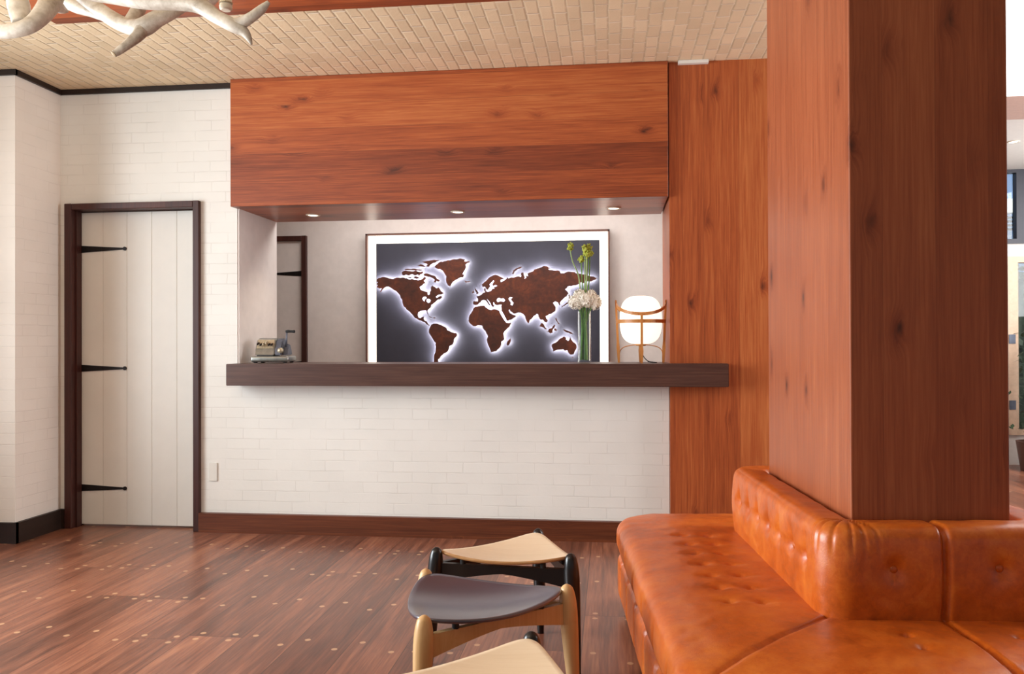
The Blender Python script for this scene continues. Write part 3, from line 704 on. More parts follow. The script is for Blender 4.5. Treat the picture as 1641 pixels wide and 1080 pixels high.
tall = [(-0.088, -0.01, 0.735, [(-0.072, -.01, .64), (-0.035, -.006, .55), (-.022, 0, .42)], 0.021),
        (-0.018, 0.0, 0.655, [(-0.016, 0, .58), (-.008, 0, .42)], 0.020),
        (0.006, -0.015, 0.715, [(0.006, -.012, .6), (.004, -.006, .42)], 0.023),
        (0.026, 0.008, 0.728, [(0.02, .006, .6), (.012, 0, .42)], 0.024),
        (0.018, -0.018, 0.685, [(0.017, -.016, .6), (.012, -.01, .42)], 0.020),
        (0.036, -0.002, 0.692, [(0.034, 0, .6), (.024, 0, .42)], 0.022),
        (0.016, 0.012, 0.70, [(0.016, .01, .6), (.008, .006, .42)], 0.020)]
for i, (x, y, z, mid, r) in enumerate(tall):
    fl = empty('seed_head_flower', (VX, VY, CT))
    lab = 'yellow green seed head on a bent stem, apart from the others in the vase' if i == 0 else ('lowest yellow green seed head left of the tall cluster' if i == 1 else 'yellow green seed head in the tall cluster above the white flowers')
    tag(fl, lab, 'flower', 'yellow green seed heads in the vase')
    bm = bmesh.new()
    for k in range(34):
        v = Vector((rs.gauss(0, 1), rs.gauss(0, 1), rs.gauss(0, 1))).normalized()
        bm_ball(bm, Vector((x, y, z)) + Vector((v.x * r, v.y * r, v.z * r * 1.25)) * rs.uniform(.5, 1), rs.uniform(.004, .0075), 1, 1, 1.3, 1)
    bm_ball(bm, (x, y, z), r * 0.7, 1, 1, 1.25, 2)
    ob('bud', bm, M['bud'], fl, True)
    bx, by = rs.uniform(-.026, .026), rs.uniform(-.026, .026)
    stem([(bx, by, 0.018), (bx * .7, by * .7, 0.2), (bx * .5, by * .5, 0.31)] + mid[::-1] + [(x, y, z - r * .8)], 0.0052, 0.0034, M['stem'] if i % 2 else M['stem_pale'], fl)

# --- wood framed lantern lamp
LX, LY = 0.196, 5.285
la = empty('lantern_table_lamp', (LX, LY, CT)); tag(la, 'glowing white globe lantern in a curved cherry wood frame on the counter', 'lamp')
prof = []
for k in range(25):
    a_ = -PI / 2 + PI * k / 24
    ca, sa = math.cos(a_), math.sin(a_)
    e = 0.62
    prof.append((0.131 * (abs(ca) ** e) if k not in (0, 24) else 0.0, 0.268 + 0.152 * math.copysign(abs(sa) ** 0.75, sa)))
bm = bmesh.new(); bm_lathe(bm, prof, sides=40); ob('globe_shade', bm, M['globe'], la, True)
RL = 0.152
def flat_strip(bm, pts, nrm, w, th):
    """a flat wooden strip along pts; nrm(i) = outward direction, w = height in z, th = thickness"""
    R = []
    for i, p in enumerate(pts):
        p = Vector(p); n = Vector(nrm(i)).normalized()
        R.append([bm.verts.new(p + n * s * th / 2 + Vector((0, 0, q * w / 2))) for s, q in ((-1, -1), (1, -1), (1, 1), (-1, 1))])
    for A, B in zip(R, R[1:]):
        for k in range(4): bm.faces.new((A[k], A[(k + 1) % 4], B[(k + 1) % 4], B[k]))
    bm.faces.new(R[0][::-1]); bm.faces.new(R[-1])
for ang, top in ((PI, 0.395), (0, 0.395), (-PI / 2, 0.302), (PI / 2, 0.302)):
    bm = bmesh.new(); c, s = math.cos(ang), math.sin(ang)
    lo, hi = Vector((c * 0.138, s * 0.138, 0.0)), Vector((c * (RL + 0.004), s * (RL + 0.004), top))
    tx = Vector((-s, c, 0))
    prof_ = [(0.0, .006, .007), (0.25, .010, .010), (0.33, .0075, .0075), (0.98, .0075, .006), (1.0, .006, .004)]
    R = []
    for f_, wt, wr in prof_:
        p = lo.lerp(hi, f_); n = Vector((c, s, 0))
        R.append([bm.verts.new(p + tx * i * wt + n * j * wr) for i, j in ((-1, -1), (1, -1), (1, 1), (-1, 1))])
    for A, B in zip(R, R[1:]):
        for k in range(4): bm.faces.new((A[k], A[(k + 1) % 4], B[(k + 1) % 4], B[k]))
    bm.faces.new(R[0][::-1]); bm.faces.new(R[-1])
    ob('leg', bm, M['cherry'], la)
for sgn in (-1, 1):
    bm = bmesh.new(); N_ = 24
    pts = [(RL * math.cos(PI * k / N_), sgn * RL * math.sin(PI * k / N_), 0.375 - 0.072 * math.sin(PI * k / N_) ** 0.9) for k in range(N_ + 1)]
    flat_strip(bm, pts, lambda i: (math.cos(PI * i / N_), sgn * math.sin(PI * i / N_), 0), 0.020, 0.006)
    ob('curved_rail', bm, M['cherry'], la)
bm = bmesh.new(); N_ = 48
R = []
for k in range(N_):
    an = 2 * PI * k / N_; c, s = math.cos(an), math.sin(an)
    R.append([bm.verts.new((c * r, s * r, z)) for r, z in ((RL - .004, .248), (RL + .002, .248), (RL + .002, .270), (RL - .004, .270))])
for k in range(N_):
    A, B = R[k], R[(k + 1) % N_]
    for j in range(4): bm.faces.new((A[j], A[(j + 1) % 4], B[(j + 1) % 4], B[j]))
auto(ob('ring_band', bm, M['cherry'], la))
for sgn in (-1, 1):
    bm = bmesh.new(); bm_tube(bm, smooth_path([(sgn * .136, 0, .03), (sgn * .13, 0, .075), (sgn * .10, 0, .10), (sgn * .04, 0, .112), (0, 0, .114)], 6), 0.0028, 8)
    ob('globe_support', bm, M['cherry'], la, True)
bm = bmesh.new(); bm_lathe(bm, [(0, .104), (.03, .106), (.036, .118), (.02, .122)], sides=20); ob('lamp_holder', bm, M['cherry'], la, True)
bm = bmesh.new(); bm_tube(bm, smooth_path([(0, 0, .106), (.005, -.02, .06), (.03, -.06, .02), (.06, -.10, .004), (.085, -.11, .0035), (.09, -.06, .0035), (.05, .15, .0035)], 6), 0.003, 8)
ob('cord', bm, M['rubber'], la, True)

# --- cover plate on the brick
wp = box_ob('wall_socket', (-2.69 , -2.635, YW - 0.009, YW - 0.0005, 0.30, 0.42), M['white_plate'], bev=0.003)
wp.data.transform(Matrix.Translation((0.08, 0, 0.03)))
tag(wp, 'small white cover plate low on the white brick wall right of the door', 'wall socket')

# ================================================================== SOFA
so = empty('leather_sofa', SOFA_O, SOFA_ANG)
tag(so, 'cognac tufted leather bench sofa wrapped around the oak column', 'sofa')
NS, NC = 150, 28
def ring_pts(off, rad):
    """rounded rectangle around the column; same sample count for every offset. starts on the far side, runs counter-clockwise"""
    x0, x1, y0, y1 = -off[0], CU + off[1], -off[2], CV + off[3]
    P = []
    cs = [((x0 + rad, y1 - rad), PI / 2), ((x0 + rad, y0 + rad), PI), ((x1 - rad, y0 + rad), 1.5 * PI), ((x1 - rad, y1 - rad), 0)]
    starts = [(x1 - rad, y1), (x0, y1 - rad), (x0 + rad, y0), (x1, y0 + rad)]
    ends = [(x0 + rad, y1), (x0, y0 + rad), (x1 - rad, y0), (x1, y1 - rad)]
    for s in range(4):
        a, b = starts[s], ends[s]
        n = NS
        for k in range(n): P.append((a[0] + (b[0] - a[0]) * k / n, a[1] + (b[1] - a[1]) * k / n))
        (cx, cy), st = cs[s]
        for k in range(NC): 
            an = st + PI / 2 * k / NC
            P.append((cx + rad * math.cos(an), cy + rad * math.sin(an)))
    return P
TOT = 4 * (NS + NC)
def ring_mesh(name, prof, rad_of, m, dents, seams, splits, folds=None, closed=False):
    """prof: list of (offset factor tuple, z); one mesh per stretch between splits"""
    G = []
    for off, z in prof:
        pts = ring_pts(off, rad_of(off))
        G.append([Vector((p[0], p[1], z)) for p in pts])
    nP = len(prof)
    # normals by finite difference
    def nrm(i, k):
        du = G[i][(k + 1) % TOT] - G[i][k - 1]; dv = G[min(i + 1, nP - 1)][k] - G[max(i - 1, 0)][k]
        n = du.cross(dv)
        return n.normalized() if n.length > 1e-9 else Vector((0, 0, 1))
    D = [[Vector(p) for p in row] for row in G]
    for i in range(nP):
        for k in range(TOT):
            p = G[i][k]; s = 0.0
            for (q, rad, dep) in dents:
                dd = (p - q).length_squared
                if dd < (4 * rad) ** 2: s += dep * math.exp(-dd / (rad * rad)) + 0.35 * dep * math.exp(-dd / (9 * rad * rad))
            for f_ in seams: s += f_(p)
            s += 0.0022 * noise.noise(p * 9.0) + 0.0012 * noise.noise(p * 24.0)
            if folds: s += folds(p)
            D[i][k] = p + nrm(i, k) * s
    out = []
    sp = splits if splits else [0]
    for j, a in enumerate(sp):
        b = sp[(j + 1) % len(sp)]
        L = (b - a) % TOT or TOT
        bm = bmesh.new()
        cols = []
        for q in range(L + 1):
            k = (a + q) % TOT
            cols.append([bm.verts.new(D[i][k]) for i in range(nP)])
        for q in range(L):
            for i in range(nP - 1):
                bm.faces.new((cols[q][i], cols[q + 1][i], cols[q + 1][i + 1], cols[q][i + 1]))
        for c in (cols[0], cols[-1]):
            bm.faces.new(c)
        o = ob(name, bm, m, so)
        auto(o, 50); out.append(o)
    return out
def around(side, frac): return side * (NS + NC) + int(round(NS * frac))
def cornr(side, frac): return side * (NS + NC) + NS + int(round(NC * frac))
def fillet(pts, r, n):
    """rounded polyline of (o, z)"""
    out = []
    for i, p in enumerate(pts):
        if i in (0, len(pts) - 1) or r[i] == 0: out.append(p); continue
        a, b, c = Vector(pts[i - 1]), Vector(p), Vector(pts[i + 1])
        u, v = (a - b).normalized(), (c - b).normalized(); A_, B_ = b + u * r[i], b + v * r[i]
        for k in range(n + 1):
            t_ = k / n
            out.append(tuple(A_ * (1 - t_) ** 2 + b * 2 * t_ * (1 - t_) + B_ * t_ ** 2))
    dense = [out[0]]
    for a, b in zip(out, out[1:]):
        L = math.dist(a, b); k = max(1, int(L / 0.0085))
        for j in range(1, k + 1): dense.append((a[0] + (b[0] - a[0]) * j / k, a[1] + (b[1] - a[1]) * j / k))
    return dense
SZ, BZ = 0.424, 0.70
BT = 0.135
# ---- backrest
bp = fillet([(0.006, 0.39), (0.004, BZ - 0.01), (BT, BZ), (BT + 0.012, 0.56), (BT - 0.004, 0.39)], [0, 0.035, 0.055, 0.05, 0], 7)
prof_b = [((o_, o_, o_ * 1.1, o_), z) for o_, z in bp]
b_buttons = [(-BT - 0.012, v, 0.565) for v in [0.02 + 0.146 * k for k in range(7)]] + \
            [(0.070, -BT * 1.1 - 0.012, 0.570), (0.37, -BT * 1.1 - 0.012, 0.575)]
dents_b = [(Vector(q), 0.026, 0.017) for q in b_buttons]
USEAM = 0.213
def seam_b(p):
    s = 0.0
    if p.y < 0.0:
        s += 0.018 * math.exp(-((p.x - USEAM) / 0.010) ** 2)
    if -0.2 < p.x < 0 and p.y > 1.0: pass
    return s
def folds_b(p):
    # gathered leather over the bend
    c = Vector((-0.03, -0.03)); d = Vector((p.x, p.y)) - c
    an = math.atan2(d.y, d.x); s = 0.0
    if p.z > 0.60 and d.length < 0.26 and d.x < 0.17 and d.y < 0.17:
        w = min(1, (p.z - 0.60) / 0.05)
        for a0, wd in ((-2.9, .05), (-2.62, .045), (-2.2, .05), (-1.75, .04), (-1.45, .045), (-1.15, .04)):
            s += 0.0048 * w * math.exp(-((an - a0) / wd) ** 2)
    # row of stitched folds through the buttons of the left run
    if p.x < -0.1 and 0 < p.y < 0.95:
        t_ = ((p.y - 0.02) / 0.146) % 1.0; tt = min(t_, 1 - t_)
        s += 0.004 * math.exp(-((p.z - 0.565) / 0.012) ** 2) + 0.006 * math.exp(-(tt / 0.10) ** 2) * math.exp(-((p.z - 0.60) / 0.05) ** 2)
    return s
kf = around(2, (USEAM + BT * 1.1 - 0.135) / (CU + 0.0))
# find the sample nearest the seam on the front run
def rad_b(off): return 0.012 + 0.62 * off[0]
ref = ring_pts(prof_b[len(prof_b) // 2][0], rad_b(prof_b[len(prof_b) // 2][0]))
front = range(2 * (NS + NC), 2 * (NS + NC) + NS)
kf = min(front, key=lambda k: abs(ref[k][0] - USEAM))
ring_mesh('backrest', prof_b, rad_b, M['leather'], dents_b, [seam_b], [around(0, 0.5), kf, around(3, 0.6)], folds_b)
# ---- seat
SW = 0.48
def seat_prof():
    a = fillet([(0.02, 0.395), (0.10, SZ), (0.40, SZ + 0.010), (BT + SW, SZ - 0.016), (BT + SW + 0.004, 0.30), (BT + SW - 0.02, 0.255)], [0, 0.03, 0.13, 0.06, 0.03, 0], 7)
    return a
sp_ = seat_prof()
FAR = 0.5
prof_s = [((o_, o_, o_, o_ if o_ < 0.2 else 0.2 + (o_ - 0.2) * (0.33 / 0.485)), z) for o_, z in sp_]
def rad_s(off): return 0.02 + 0.20 * max(0, off[0] - 0.10) / 0.58
s_buttons = []
for r_ in (-0.37, -0.268):
    for k in range(7): s_buttons.append((r_, 0.012 + 0.146 * k, SZ + 0.008))
for v_ in (-0.27, -0.362):
    for u_ in (0.055, 0.355): s_buttons.append((u_, v_, SZ + 0.008))
dents_s = [(Vector(q), 0.013, 0.014) for q in s_buttons]
def seam_s(p):
    s = 0.0
    if p.z > 0.2:
        # mitre from the backrest bend to the front corner
        if p.x < -0.1 and p.y < -0.1:
            d = (p.x - p.y) / 1.414 
            s += 0.007 * math.exp(-(d / 0.008) ** 2)
        if p.y < -0.13:
            s += 0.014 * math.exp(-((p.x - USEAM) / 0.009) ** 2)
    # vertical pleats and piping bulges on the outer faces
    if p.z < 0.39 and p.x < -0.45:
        t_ = ((p.y + 0.05) / 0.292) % 1.0; tt = min(t_, 1 - t_) * 0.292
        s += 0.014 * math.exp(-(tt / 0.013) ** 2) * max(0.0, min(1.0, (0.385 - p.z) / 0.06))
    return s
def folds_s(p):
    s = 0.0
    if p.x < -0.40:
        s += 0.0016 * math.sin(p.y * 60 + 8 * noise.noise(p * 6)) * max(0, noise.noise(p * 5 + Vector((3, 1, 0)))) * min(1, (-0.40 - p.x) / 0.08)
    # rays of tension around the rows of buttons
    if p.z > 0.40 and p.x < -0.2 and -0.1 < p.y < 1.0:
        t_ = ((p.y - 0.012) / 0.146) % 1.0; tt = min(t_, 1 - t_) * 0.146
        rr = min(abs(p.x + 0.37), abs(p.x + 0.268))
        s += 0.0032 * math.exp(-(tt / 0.012) ** 2) * math.exp(-(rr / 0.05) ** 2)
    return s
kmit = cornr(1, 0.5)
refs = ring_pts(prof_s[len(prof_s) // 2][0], rad_s(prof_s[len(prof_s) // 2][0]))
kfs = min(front, key=lambda k: abs(refs[k][0] - USEAM))
ring_mesh('seat', prof_s, rad_s, M['leather'], dents_s, [seam_s], [around(0, 0.5), kmit, kfs, around(3, 0.5)], folds_s)
# ---- lower skirt and plinth
lp = fillet([(BT + SW - 0.03, 0.262), (BT + SW - 0.002, 0.25), (BT + SW - 0.004, 0.07), (BT + SW - 0.05, 0.05)], [0, 0.03, 0.03, 0], 6)
prof_l = [((o_, o_, o_, 0.2 + (o_ - 0.2) * (0.33 / 0.485)), z) for o_, z in lp]
def pleat(p):
    t_ = ((p.y + 0.05) / 0.292) % 1.0; tt = min(t_, 1 - t_) * 0.292
    u_ = ((p.x + 0.05) / 0.292) % 1.0; uu = min(u_, 1 - u_) * 0.292
    q = tt if p.x < -0.5 or p.x > CU + 0.5 else uu
    return 0.02 * math.exp(-(q / 0.014) ** 2)
ring_mesh('skirt', prof_l, rad_s, M['leather'], [], [pleat], None)
pl = [((0.02, 0.02, 0.02, 0.02), 0.0), ((0.555, 0.555, 0.555, 0.43), 0.0), ((0.555, 0.555, 0.555, 0.43), 0.30), ((0.02, 0.02, 0.02, 0.02), 0.30)]
ring_mesh('plinth', pl, rad_s, M['black_wood'], [], [], None)
# ---- buttons
bm = bmesh.new(); bm_ball(bm, (0, 0, 0), 0.0125, 1, 1, 0.45, 2)
btn0 = ob('button', bm, M['leather'], so, True)
first = True
def put_button(loc, rot):
    global first
    o = btn0 if first else btn0.copy()
    if not first: COL.objects.link(o); o.parent = so
    first = False
    o.location = loc; o.rotation_euler = rot
def prof_at(pr, z):
    best = min(pr[len(pr) // 3:], key=lambda q: abs(q[1] - z)); return best[0]
ob_l = prof_at(bp, 0.565)
for q in s_buttons: put_button((q[0], q[1], SZ + 0.006 - 0.0165), (0, 0, 0))
for q in b_buttons[:7]: put_button((-ob_l + 0.021, q[1], q[2]), (0, -PI / 2, 0))
for q in b_buttons[7:]: put_button((q[0], -ob_l * 1.1 + 0.021, q[2]), (PI / 2, 0, 0))

# ================================================================== STOOLS
def tri_curve(P, bulge, rad, n=48):
    """closed rounded triangle through corners P (2-D) with sides bulged outward"""
    C = sum((Vector(p) for p in P), Vector((0, 0))) / 3; raw = []
    for i in range(3):
        b, c = Vector(P[i]), Vector(P[(i + 1) % 3]); m = ((b + c) / 2 - C).normalized()
        for k in range(n):
            t_ = k / n; raw.append(b.lerp(c, t_) + m * bulge * 4 * t_ * (1 - t_))
    w = max(2, int(n * rad / 0.45 * 0.55)); N_ = len(raw)
    for _ in range(2):
        raw = [sum((raw[(k + j) % N_] for j in range(-w, w + 1)), Vector((0, 0))) / (2 * w + 1) for k in range(N_)]
    # put the three tips back where the rounded corners should end
    g = max((Vector(P[0]) - C).length / max((p - C).length for p in raw[-w:] + raw[:w]) * 0.93, 1.0)
    return [C + (p - C) * g for p in raw]
def stool(legs, label, leg_m, seat_m, edge_m, rail_m, H=0.44, dish=0.045, axis=None, lift=0.0, inset=-0.004, bulge=0.03, rad=0.07):
    C = (Vector(legs[0]) + Vector(legs[1]) + Vector(legs[2])) / 3
    r = empty('three_legged_stool', (C.x, C.y, 0)); tag(r, label, 'stool', 'three legged stools by the sofa')
    L = [Vector(p) - C for p in legs]
    # seat
    corners = [p * (1 - inset / p.length) for p in L]
    out = tri_curve(corners, bulge, rad)
    A_, B_, C_ = corners
    den = (B_.y - C_.y) * (A_.x - C_.x) + (C_.x - B_.x) * (A_.y - C_.y)
    def hz(q):
        # dished shell: highest in the three corners, lowest in the middle
        l1 = ((B_.y - C_.y) * (q.x - C_.x) + (C_.x - B_.x) * (q.y - C_.y)) / den
        l2 = ((C_.y - A_.y) * (q.x - C_.x) + (A_.x - C_.x) * (q.y - C_.y)) / den
        l3 = 1 - l1 - l2
        return H + 0.002 - dish * 1.5 * (1 - (l1 * l1 + l2 * l2 + l3 * l3)) + lift
    bm = bmesh.new(); rings = []
    N_ = 12
    for s_, dz in [(k / N_, 0.0) for k in range(1, N_)] + [(0.985, 0.0), (1.0, -0.003), (1.0, -0.010), (0.985, -0.013)] + [(k / N_, -0.013) for k in range(N_ - 1, 0, -1)]:
        rings.append([bm.verts.new((q.x * s_, q.y * s_, hz(q * s_) + dz)) for q in out])
    top = bm.verts.new((0, 0, hz(Vector((0, 0))))); bot = bm.verts.new((0, 0, hz(Vector((0, 0))) - 0.013))
    n = len(out)
    for k in range(n):
        bm.faces.new((top, rings[0][k], rings[0][(k + 1) % n])); bm.faces.new((bot, rings[-1][(k + 1) % n], rings[-1][k]))
    for i, (A, B) in enumerate(zip(rings, rings[1:])):
        for k in range(n):
            f = bm.faces.new((A[k], B[k], B[(k + 1) % n], A[(k + 1) % n]))
            if N_ - 1 <= i <= N_ + 1: f.material_index = 1
    o = ob('seat', bm, [seat_m, edge_m], r, True)
    # legs: fat in the upper third, tapered to the floor, splayed a little
    for p in L:
        bm = bmesh.new(); d = p.normalized()
        path, rr = [], []
        for f_, rad_ in ((0, .0135), (.08, .0150), (.25, .0195), (.45, .0240), (.65, .0280), (.80, .0295), (.90, .0270), (.96, .0215), (.985, .0150), (1.0, .005)):
            out_ = 0.030 * (1 - f_)
            q = p + d * out_; path.append((q.x, q.y, f_ * (H + 0.008))); rr.append(rad_)
        P3 = smooth_path([a_ + (b_,) for a_, b_ in zip(path, rr)], 4)
        bm_tube(bm, [q[:3] for q in P3], [max(.003, q[3]) for q in P3], 18)
        ob('leg', bm, leg_m, r, True)
    # rails between the legs, arched underneath
    for i in range(3):
        a, b = L[i], L[(i + 1) % 3]; d = (b - a).normalized(); nrm = Vector((-d.y, d.x))
        bm = bmesh.new(); R = []; n_ = 16
        for k in range(n_ + 1):
            t_ = k / n_; q = a.lerp(b, t_)
            zt = H - 0.050; zb = zt - 0.030 - 0.042 * abs(2 * t_ - 1) ** 1.3
            R.append([bm.verts.new((q.x + nrm.x * s, q.y + nrm.y * s, z)) for s, z in ((-.010, zb), (.010, zb), (.010, zt), (-.010, zt))])
        for A, B in zip(R, R[1:]):
            for k in range(4): bm.faces.new((A[k], A[(k + 1) % 4], B[(k + 1) % 4], B[k]))
        bm.faces.new(R[0][::-1]); bm.faces.new(R[-1])
        auto(ob('rail', bm, rail_m, r), 30)
        for t_ in (0.2, 0.8):
            q = a.lerp(b, t_); inn = (-q).normalized() * 0.0
            zt = H - 0.050; zs = hz(q) - 0.013
            bm = bmesh.new(); bm_tube(bm, [(q.x, q.y, zt - 0.001), (q.x, q.y, max(zt + 0.004, zs - 0.0))], 0.011, 12)
            ob('spacer', bm, M['rubber'], r)
    return r
stool([(-0.662, 3.135), (-0.148, 3.094), (-0.303, 3.489)], 'black legged birch stool behind the black seated stool, farthest from the camera', M['black_wood'], M['birch'], M['ply_edge'], M['black_wood'])
stool([(-0.534, 2.352), (-0.142, 2.70), (-0.636, 2.832)], 'pale beech legged stool with a curved black seat', M['beech'], M['black_seat'], M['black_seat'], M['beech'], bulge=0.05, rad=0.09, dish=0.05)
stool([(-0.215, 2.25), (-0.575, 1.90), (-0.05, 1.78)], 'black legged birch stool in front of the black seated stool, closest to the camera', M['black_wood'], M['birch'], M['ply_edge'], M['black_wood'])

# ================================================================== ANTLER CHANDELIER
ch = empty('antler_chandelier', (-1.35, 2.35, 2.30)); tag(ch, 'white bleached antler chandelier hanging under the wood raft', 'chandelier')
CH = Vector((-1.35, 2.35, 2.30))
def unproj(px, py, Y):
    d = _M.transposed() @ Vector(((px - 820.5) / FPX, (py - 540.0) / FPX, 1.0))
    return Vector((0, 0, 1.235)) + d * (Y / d.y)
def antler(beam, tines, cut=None):
    bm = bmesh.new()
    def seg(ctrl):
        P4 = smooth_path([tuple(unproj(x, y, Y) - CH) + (r,) for x, y, Y, r in ctrl], 7)
        bm_tube(bm, [q[:3] for q in P4], [max(.002, q[3]) for q in P4], 14)
    seg(beam)
    for t_ in tines: seg(t_)
    o = ob('antler', bm, M['antler'], ch, True)
    if cut:
        bm = bmesh.new(); a, b = unproj(*cut[0]) - CH, unproj(*cut[1]) - CH
        bm_tube(bm, [a, b], [cut[2], cut[2] * .9], 14); ob('cut_tip', bm, M['antler_cut'], ch, True)
# loop at the far left
antler([(-70, 20, 2.15, .020), (-30, 45, 2.12, .021), (10, 50, 2.10, .020), (45, 42, 2.10, .021), (70, 20, 2.14, .026), (84, -5, 2.2, .030), (92, -40, 2.28, .03)],
       [[(84, 4, 2.2, .024), (98, 14, 2.26, .014), (108, 18, 2.30, .004)]])
antler([(20, -60, 2.2, .022), (25, -20, 2.18, .024), (30, 10, 2.16, .030), (34, 40, 2.13, .022)], [])
# long top antler with forked right end
antler([(130, -14, 2.12, .022), (180, -8, 2.1, .024), (230, 0, 2.08, .024), (285, 2, 2.07, .024), (318, 8, 2.06, .022), (345, 26, 2.05, .018), (372, 40, 2.04, .018), (390, 50, 2.04, .0135), (398, 60, 2.04, .009), (403, 71, 2.04, .003)],
       [[(372, 40, 2.04, .016), (388, 36, 2.04, .015), (405, 26, 2.03, .013), (420, 14, 2.03, .011), (431, 3, 2.03, .005)],
        [(300, 2, 2.07, .018), (322, 2, 2.1, .012), (338, 11, 2.14, .008), (350, 17, 2.17, .003)]])
# lower antler with a cut tine
antler([(100, -40, 2.3, .022), (125, -12, 2.28, .021), (152, 10, 2.26, .021), (180, 30, 2.24, .022), (205, 42, 2.22, .023), (228, 44, 2.2, .026), (252, 30, 2.2, .023), (285, 14, 2.22, .018), (320, -8, 2.26, .012)],
       [[(230, 42, 2.2, .022), (222, 56, 2.18, .017), (206, 70, 2.16, .013), (190, 82, 2.15, .0105), (183, 86, 2.145, .009)],
        [(205, 40, 2.22, .018), (222, 14, 2.26, .02), (224, -10, 2.3, .02)]], ((182.5, 86.5, 2.1445), (181.6, 87.2, 2.1435), .0093))
# thinner antler behind, its tip pointing right
antler([(60, -30, 2.42, .024), (95, -6, 2.4, .024), (122, 10, 2.38, .021), (145, 18, 2.36, .017), (165, 28, 2.35, .011), (183, 36, 2.34, .003)], [])
# antlers above the frame that carry the ring
for a0 in range(5):
    an = a0 * 2 * PI / 5 + 0.4
    bm = bmesh.new(); c, s = math.cos(an), math.sin(an)
    P4 = smooth_path([(0.06 * c, .06 * s, .30, .022), (.18 * c - .05 * s, .18 * s + .05 * c, .16, .024), (.34 * c - .04 * s, .34 * s - .04 * c, .10, .022), (.45 * c, .45 * s, .16, .016), (.50 * c + .04 * s, .50 * s - .04 * c, .30, .004)], 7)
    bm_tube(bm, [q[:3] for q in P4], [q[3] for q in P4], 12)
    ob('antler', bm, M['antler'], ch, True)
# candle sockets
def candle(px, py, Y):
    q = unproj(px, py, Y) - CH
    bm = bmesh.new(); bm_lathe(bm, [(0, 0), (.012, 0), (.0165, .004), (.0175, .012), (.016, .014), (.0165, .11), (.012, .112), (0, .112)], q, 20)
    s_ = ob('candle_sleeve', bm, M['candle'], ch); auto(s_, 40)
    bm = bmesh.new(); bm_lathe(bm, [(.0166, .0175), (.0182, .018), (.0182, .021), (.0166, .0215)], q, 20); ob('sleeve_ring', bm, M['brass'], s_)
    bm = bmesh.new(); bm_lathe(bm, [(0, .112), (.008, .113), (.017, .135), (.014, .155), (0, .185)], q, 16); ob('candle_bulb', bm, M['bulb'], s_, True)
candle(362, 17, 2.12)
candle(30, -30, 2.17)
candle(200, -40, 2.5)
bm = bmesh.new(); bm_tube(bm, [(0, 0, .16), (0, 0, .5515)], .011, 12); bm_lathe(bm, [(0, .22), (.05, .23), (.06, .28), (.03, .34), (0, .35)], sides=20); bm_lathe(bm, [(0.0, .53), (.06, .533), (.065, .551), (0, .5515)], sides=24)
ob('hanging_rod', bm, M['iron'], ch, True)

# ================================================================== THE ROOM BEYOND THE COLUMN
bm = bmesh.new(); bm_box(bm, 2.1, 3.55, 8.75, 8.87, 0, ZC); bm_box(bm, 5.6, 7.0, 8.75, 8.87, 0, ZC); bm_box(bm, 3.55, 5.6, 8.75, 8.87, 0, 0.30); bm_box(bm, 3.55, 5.6, 8.75, 8.87, 2.06, 2.19)
tag(ob('wall_far', bm, M['far_plaster']), 'pale wall with windows in the room beyond the column', 'wall', kind='structure')
bm = bmesh.new(); bm_box(bm, 1.6, 6.9, 6.05, 6.68, ZC - 0.03, ZC - 0.0005)
tag(ob('trim_3', bm, M['far_beam']), 'pinkish flat header across the ceiling beyond the column', 'trim', kind='structure')
cp = empty('ceiling_light_panel', (2.6, 5.25, ZC)); tag(cp, 'bright white luminous ceiling panel seen right of the column', 'ceiling light')
bm = bmesh.new(); bm_box(bm, -0.95, 1.2, -1.25, 0.78, -0.03, -0.0005, 0.002, 1); ob('housing', bm, M['white_plate'], cp)
bm = bmesh.new(); bm_box(bm, -0.94, 1.19, -1.24, 0.77, -0.034, -0.0305); ob('diffuser', bm, M['far_white'], cp)
w1 = empty('window_1', (4.1, 8.75, 2.19)); tag(w1, 'high black framed window in the far room with blue daylight', 'window', kind='structure')
bm = bmesh.new()
for d_ in ((-0.55, 1.5, -0.03, 0.05, 0, 0.045), (-0.55, 1.5, -0.03, 0.05, 0.70, 0.744), (-0.55, -0.50, -0.03, 0.05, 0.045, 0.70), (-0.10, -0.02, -0.03, 0.05, 0.045, 0.70), (0.68, 0.75, -0.03, 0.05, 0.045, 0.70), (1.44, 1.5, -0.03, 0.05, 0.045, 0.70)): bm_box(bm, *d_)
ob('window_frame', bm, M['frame_black'], w1)
bm = bmesh.new(); bm_box(bm, -0.50, 1.44, 0.018, 0.022, 0.045, 0.70); ob('window_pane', bm, M['glass'], w1)
bm = bmesh.new(); bm_box(bm, 3.2, 6.2, 9.6, 9.65, 1.6, 3.4); sky_o = ob('neighbouring_building', bm, M['view_blue']); tag(sky_o, 'blue hazy building front seen through the far high window', 'building', kind='structure')
bm = bmesh.new(); bm_box(bm, 3.9, 4.42, 9.5, 9.599, 2.61, 2.76); tag(ob('balcony', bm, M['view_white']), 'white balcony front outside the far high window', 'balcony')
bm = bmesh.new()
for k in range(4): bm_box(bm, 4.02, 4.38, 9.56, 9.599, 2.43 + k * 0.042, 2.448 + k * 0.042)
tag(ob('louvre_vent', bm, M['frame_black']), 'dark louvres below the white balcony outside', 'vent')
w2 = empty('window_2', (4.1, 8.75, 0.30)); tag(w2, 'tall lower window with pale timber post in the far room', 'window', kind='structure')
bm = bmesh.new()
for x in (-0.215, 0.45, 1.30): bm_box(bm, x, x + 0.115, -0.05, 0.06, 0.0, 1.76)
bm_box(bm, -0.55, 1.5, -0.047, 0.057, 1.70, 1.759); bm_box(bm, -0.55, 1.5, -0.047, 0.057, 0.001, 0.05)
ob('window_frame', bm, M['pale_wood'], w2)
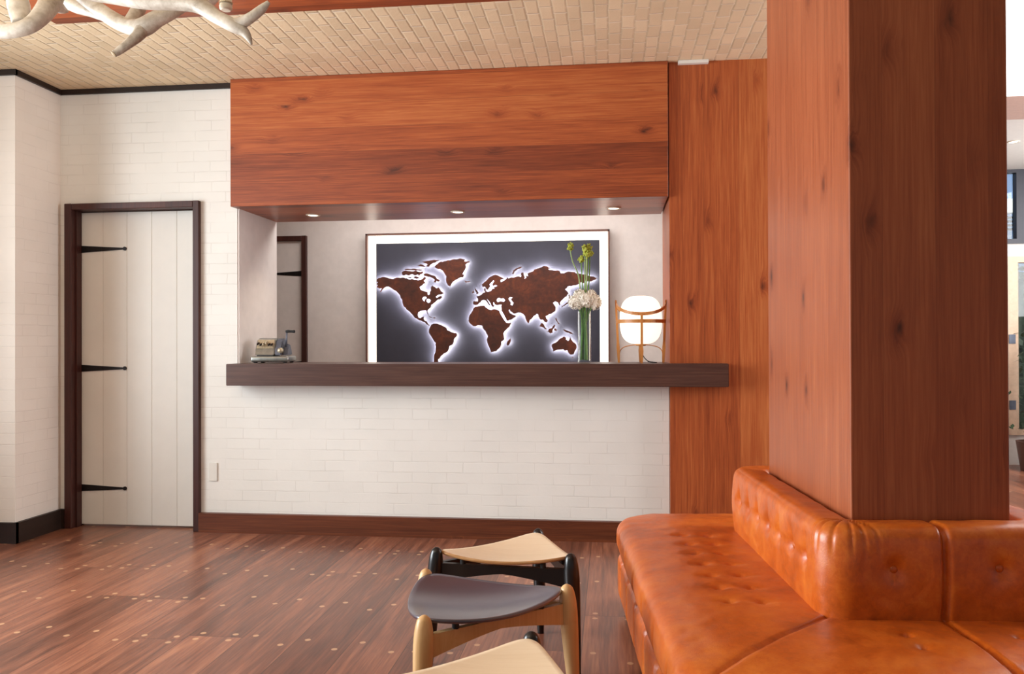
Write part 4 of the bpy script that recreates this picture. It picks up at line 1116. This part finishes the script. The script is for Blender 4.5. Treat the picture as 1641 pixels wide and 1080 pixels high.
bm = bmesh.new(); bm_box(bm, -0.54, 1.5, 0.01, 0.014, 0.05, 1.70); ob('window_pane', bm, M['glass'], w2)
bm = bmesh.new()
for z in (0.25, 0.90): bm_box(bm, -0.19, -0.13, -0.058, -0.049, z, z + 0.09)
ob('hinge_plate', bm, M['steel_blue'], w2)
bm = bmesh.new(); bm_box(bm, 1.6, 6.9, 6.685, 8.748, ZC - 0.012, ZC - 0.0005)
tag(ob('ceiling_far', bm, M['far_plaster']), 'pale grey ceiling in the room beyond the column', 'ceiling', kind='structure')
bm = bmesh.new(); rh = random.Random(12)
bm_box(bm, 3.2, 6.0, 9.30, 9.46, 0.0, 1.95)
for k in range(1500):
    c = Vector((rh.uniform(3.2, 6.0), 9.28 + rh.uniform(-.05, .03), rh.uniform(.05, 2.0))); v = Vector((rh.gauss(0, 1), rh.gauss(0, .5), rh.gauss(0, 1))).normalized(); w_ = v.cross(Vector((0, 1, 0))).normalized() * .03
    bm.faces.new([bm.verts.new(p) for p in (c, c + v * .05 + w_, c + v * .11, c + v * .05 - w_)])
tag(ob('hedge', bm, M['leaf']), 'dark green hedge outside the far tall window', 'hedge', kind='stuff')
pt = empty('potted_shrub', (3.98, 8.35, 0)); tag(pt, 'dark leafy potted shrub by the far tall window', 'plant')
bm = bmesh.new(); bm_lathe(bm, [(0, 0), (.12, 0), (.16, .28), (.14, .28), (.13, .25), (0, .25)], sides=24); auto(ob('pot', bm, M['pot'], pt))
bm = bmesh.new(); rr_ = random.Random(5)
for k in range(420):
    c = Vector((rr_.gauss(0.06, .10), rr_.gauss(0, .10), rr_.uniform(.32, 1.35))); v = Vector((rr_.gauss(0, 1), rr_.gauss(0, 1), rr_.gauss(0, .6))).normalized(); w_ = v.cross(Vector((0, 0, 1))).normalized() * .018
    bm.faces.new([bm.verts.new(p) for p in (c, c + v * .04 + w_, c + v * .09, c + v * .04 - w_)])
ob('leaves', bm, M['leaf'], pt)
bm = bmesh.new(); bm_tube(bm, [(0, 0, .25), (.02, 0, .6), (.06, .02, 1.2)], [.012, .01, .005], 8); ob('stem', bm, M['pot'], pt)
downlight(3.42, 7.5, ZC - 0.012, 'small recessed downlight in the far room ceiling', 'far downlights')
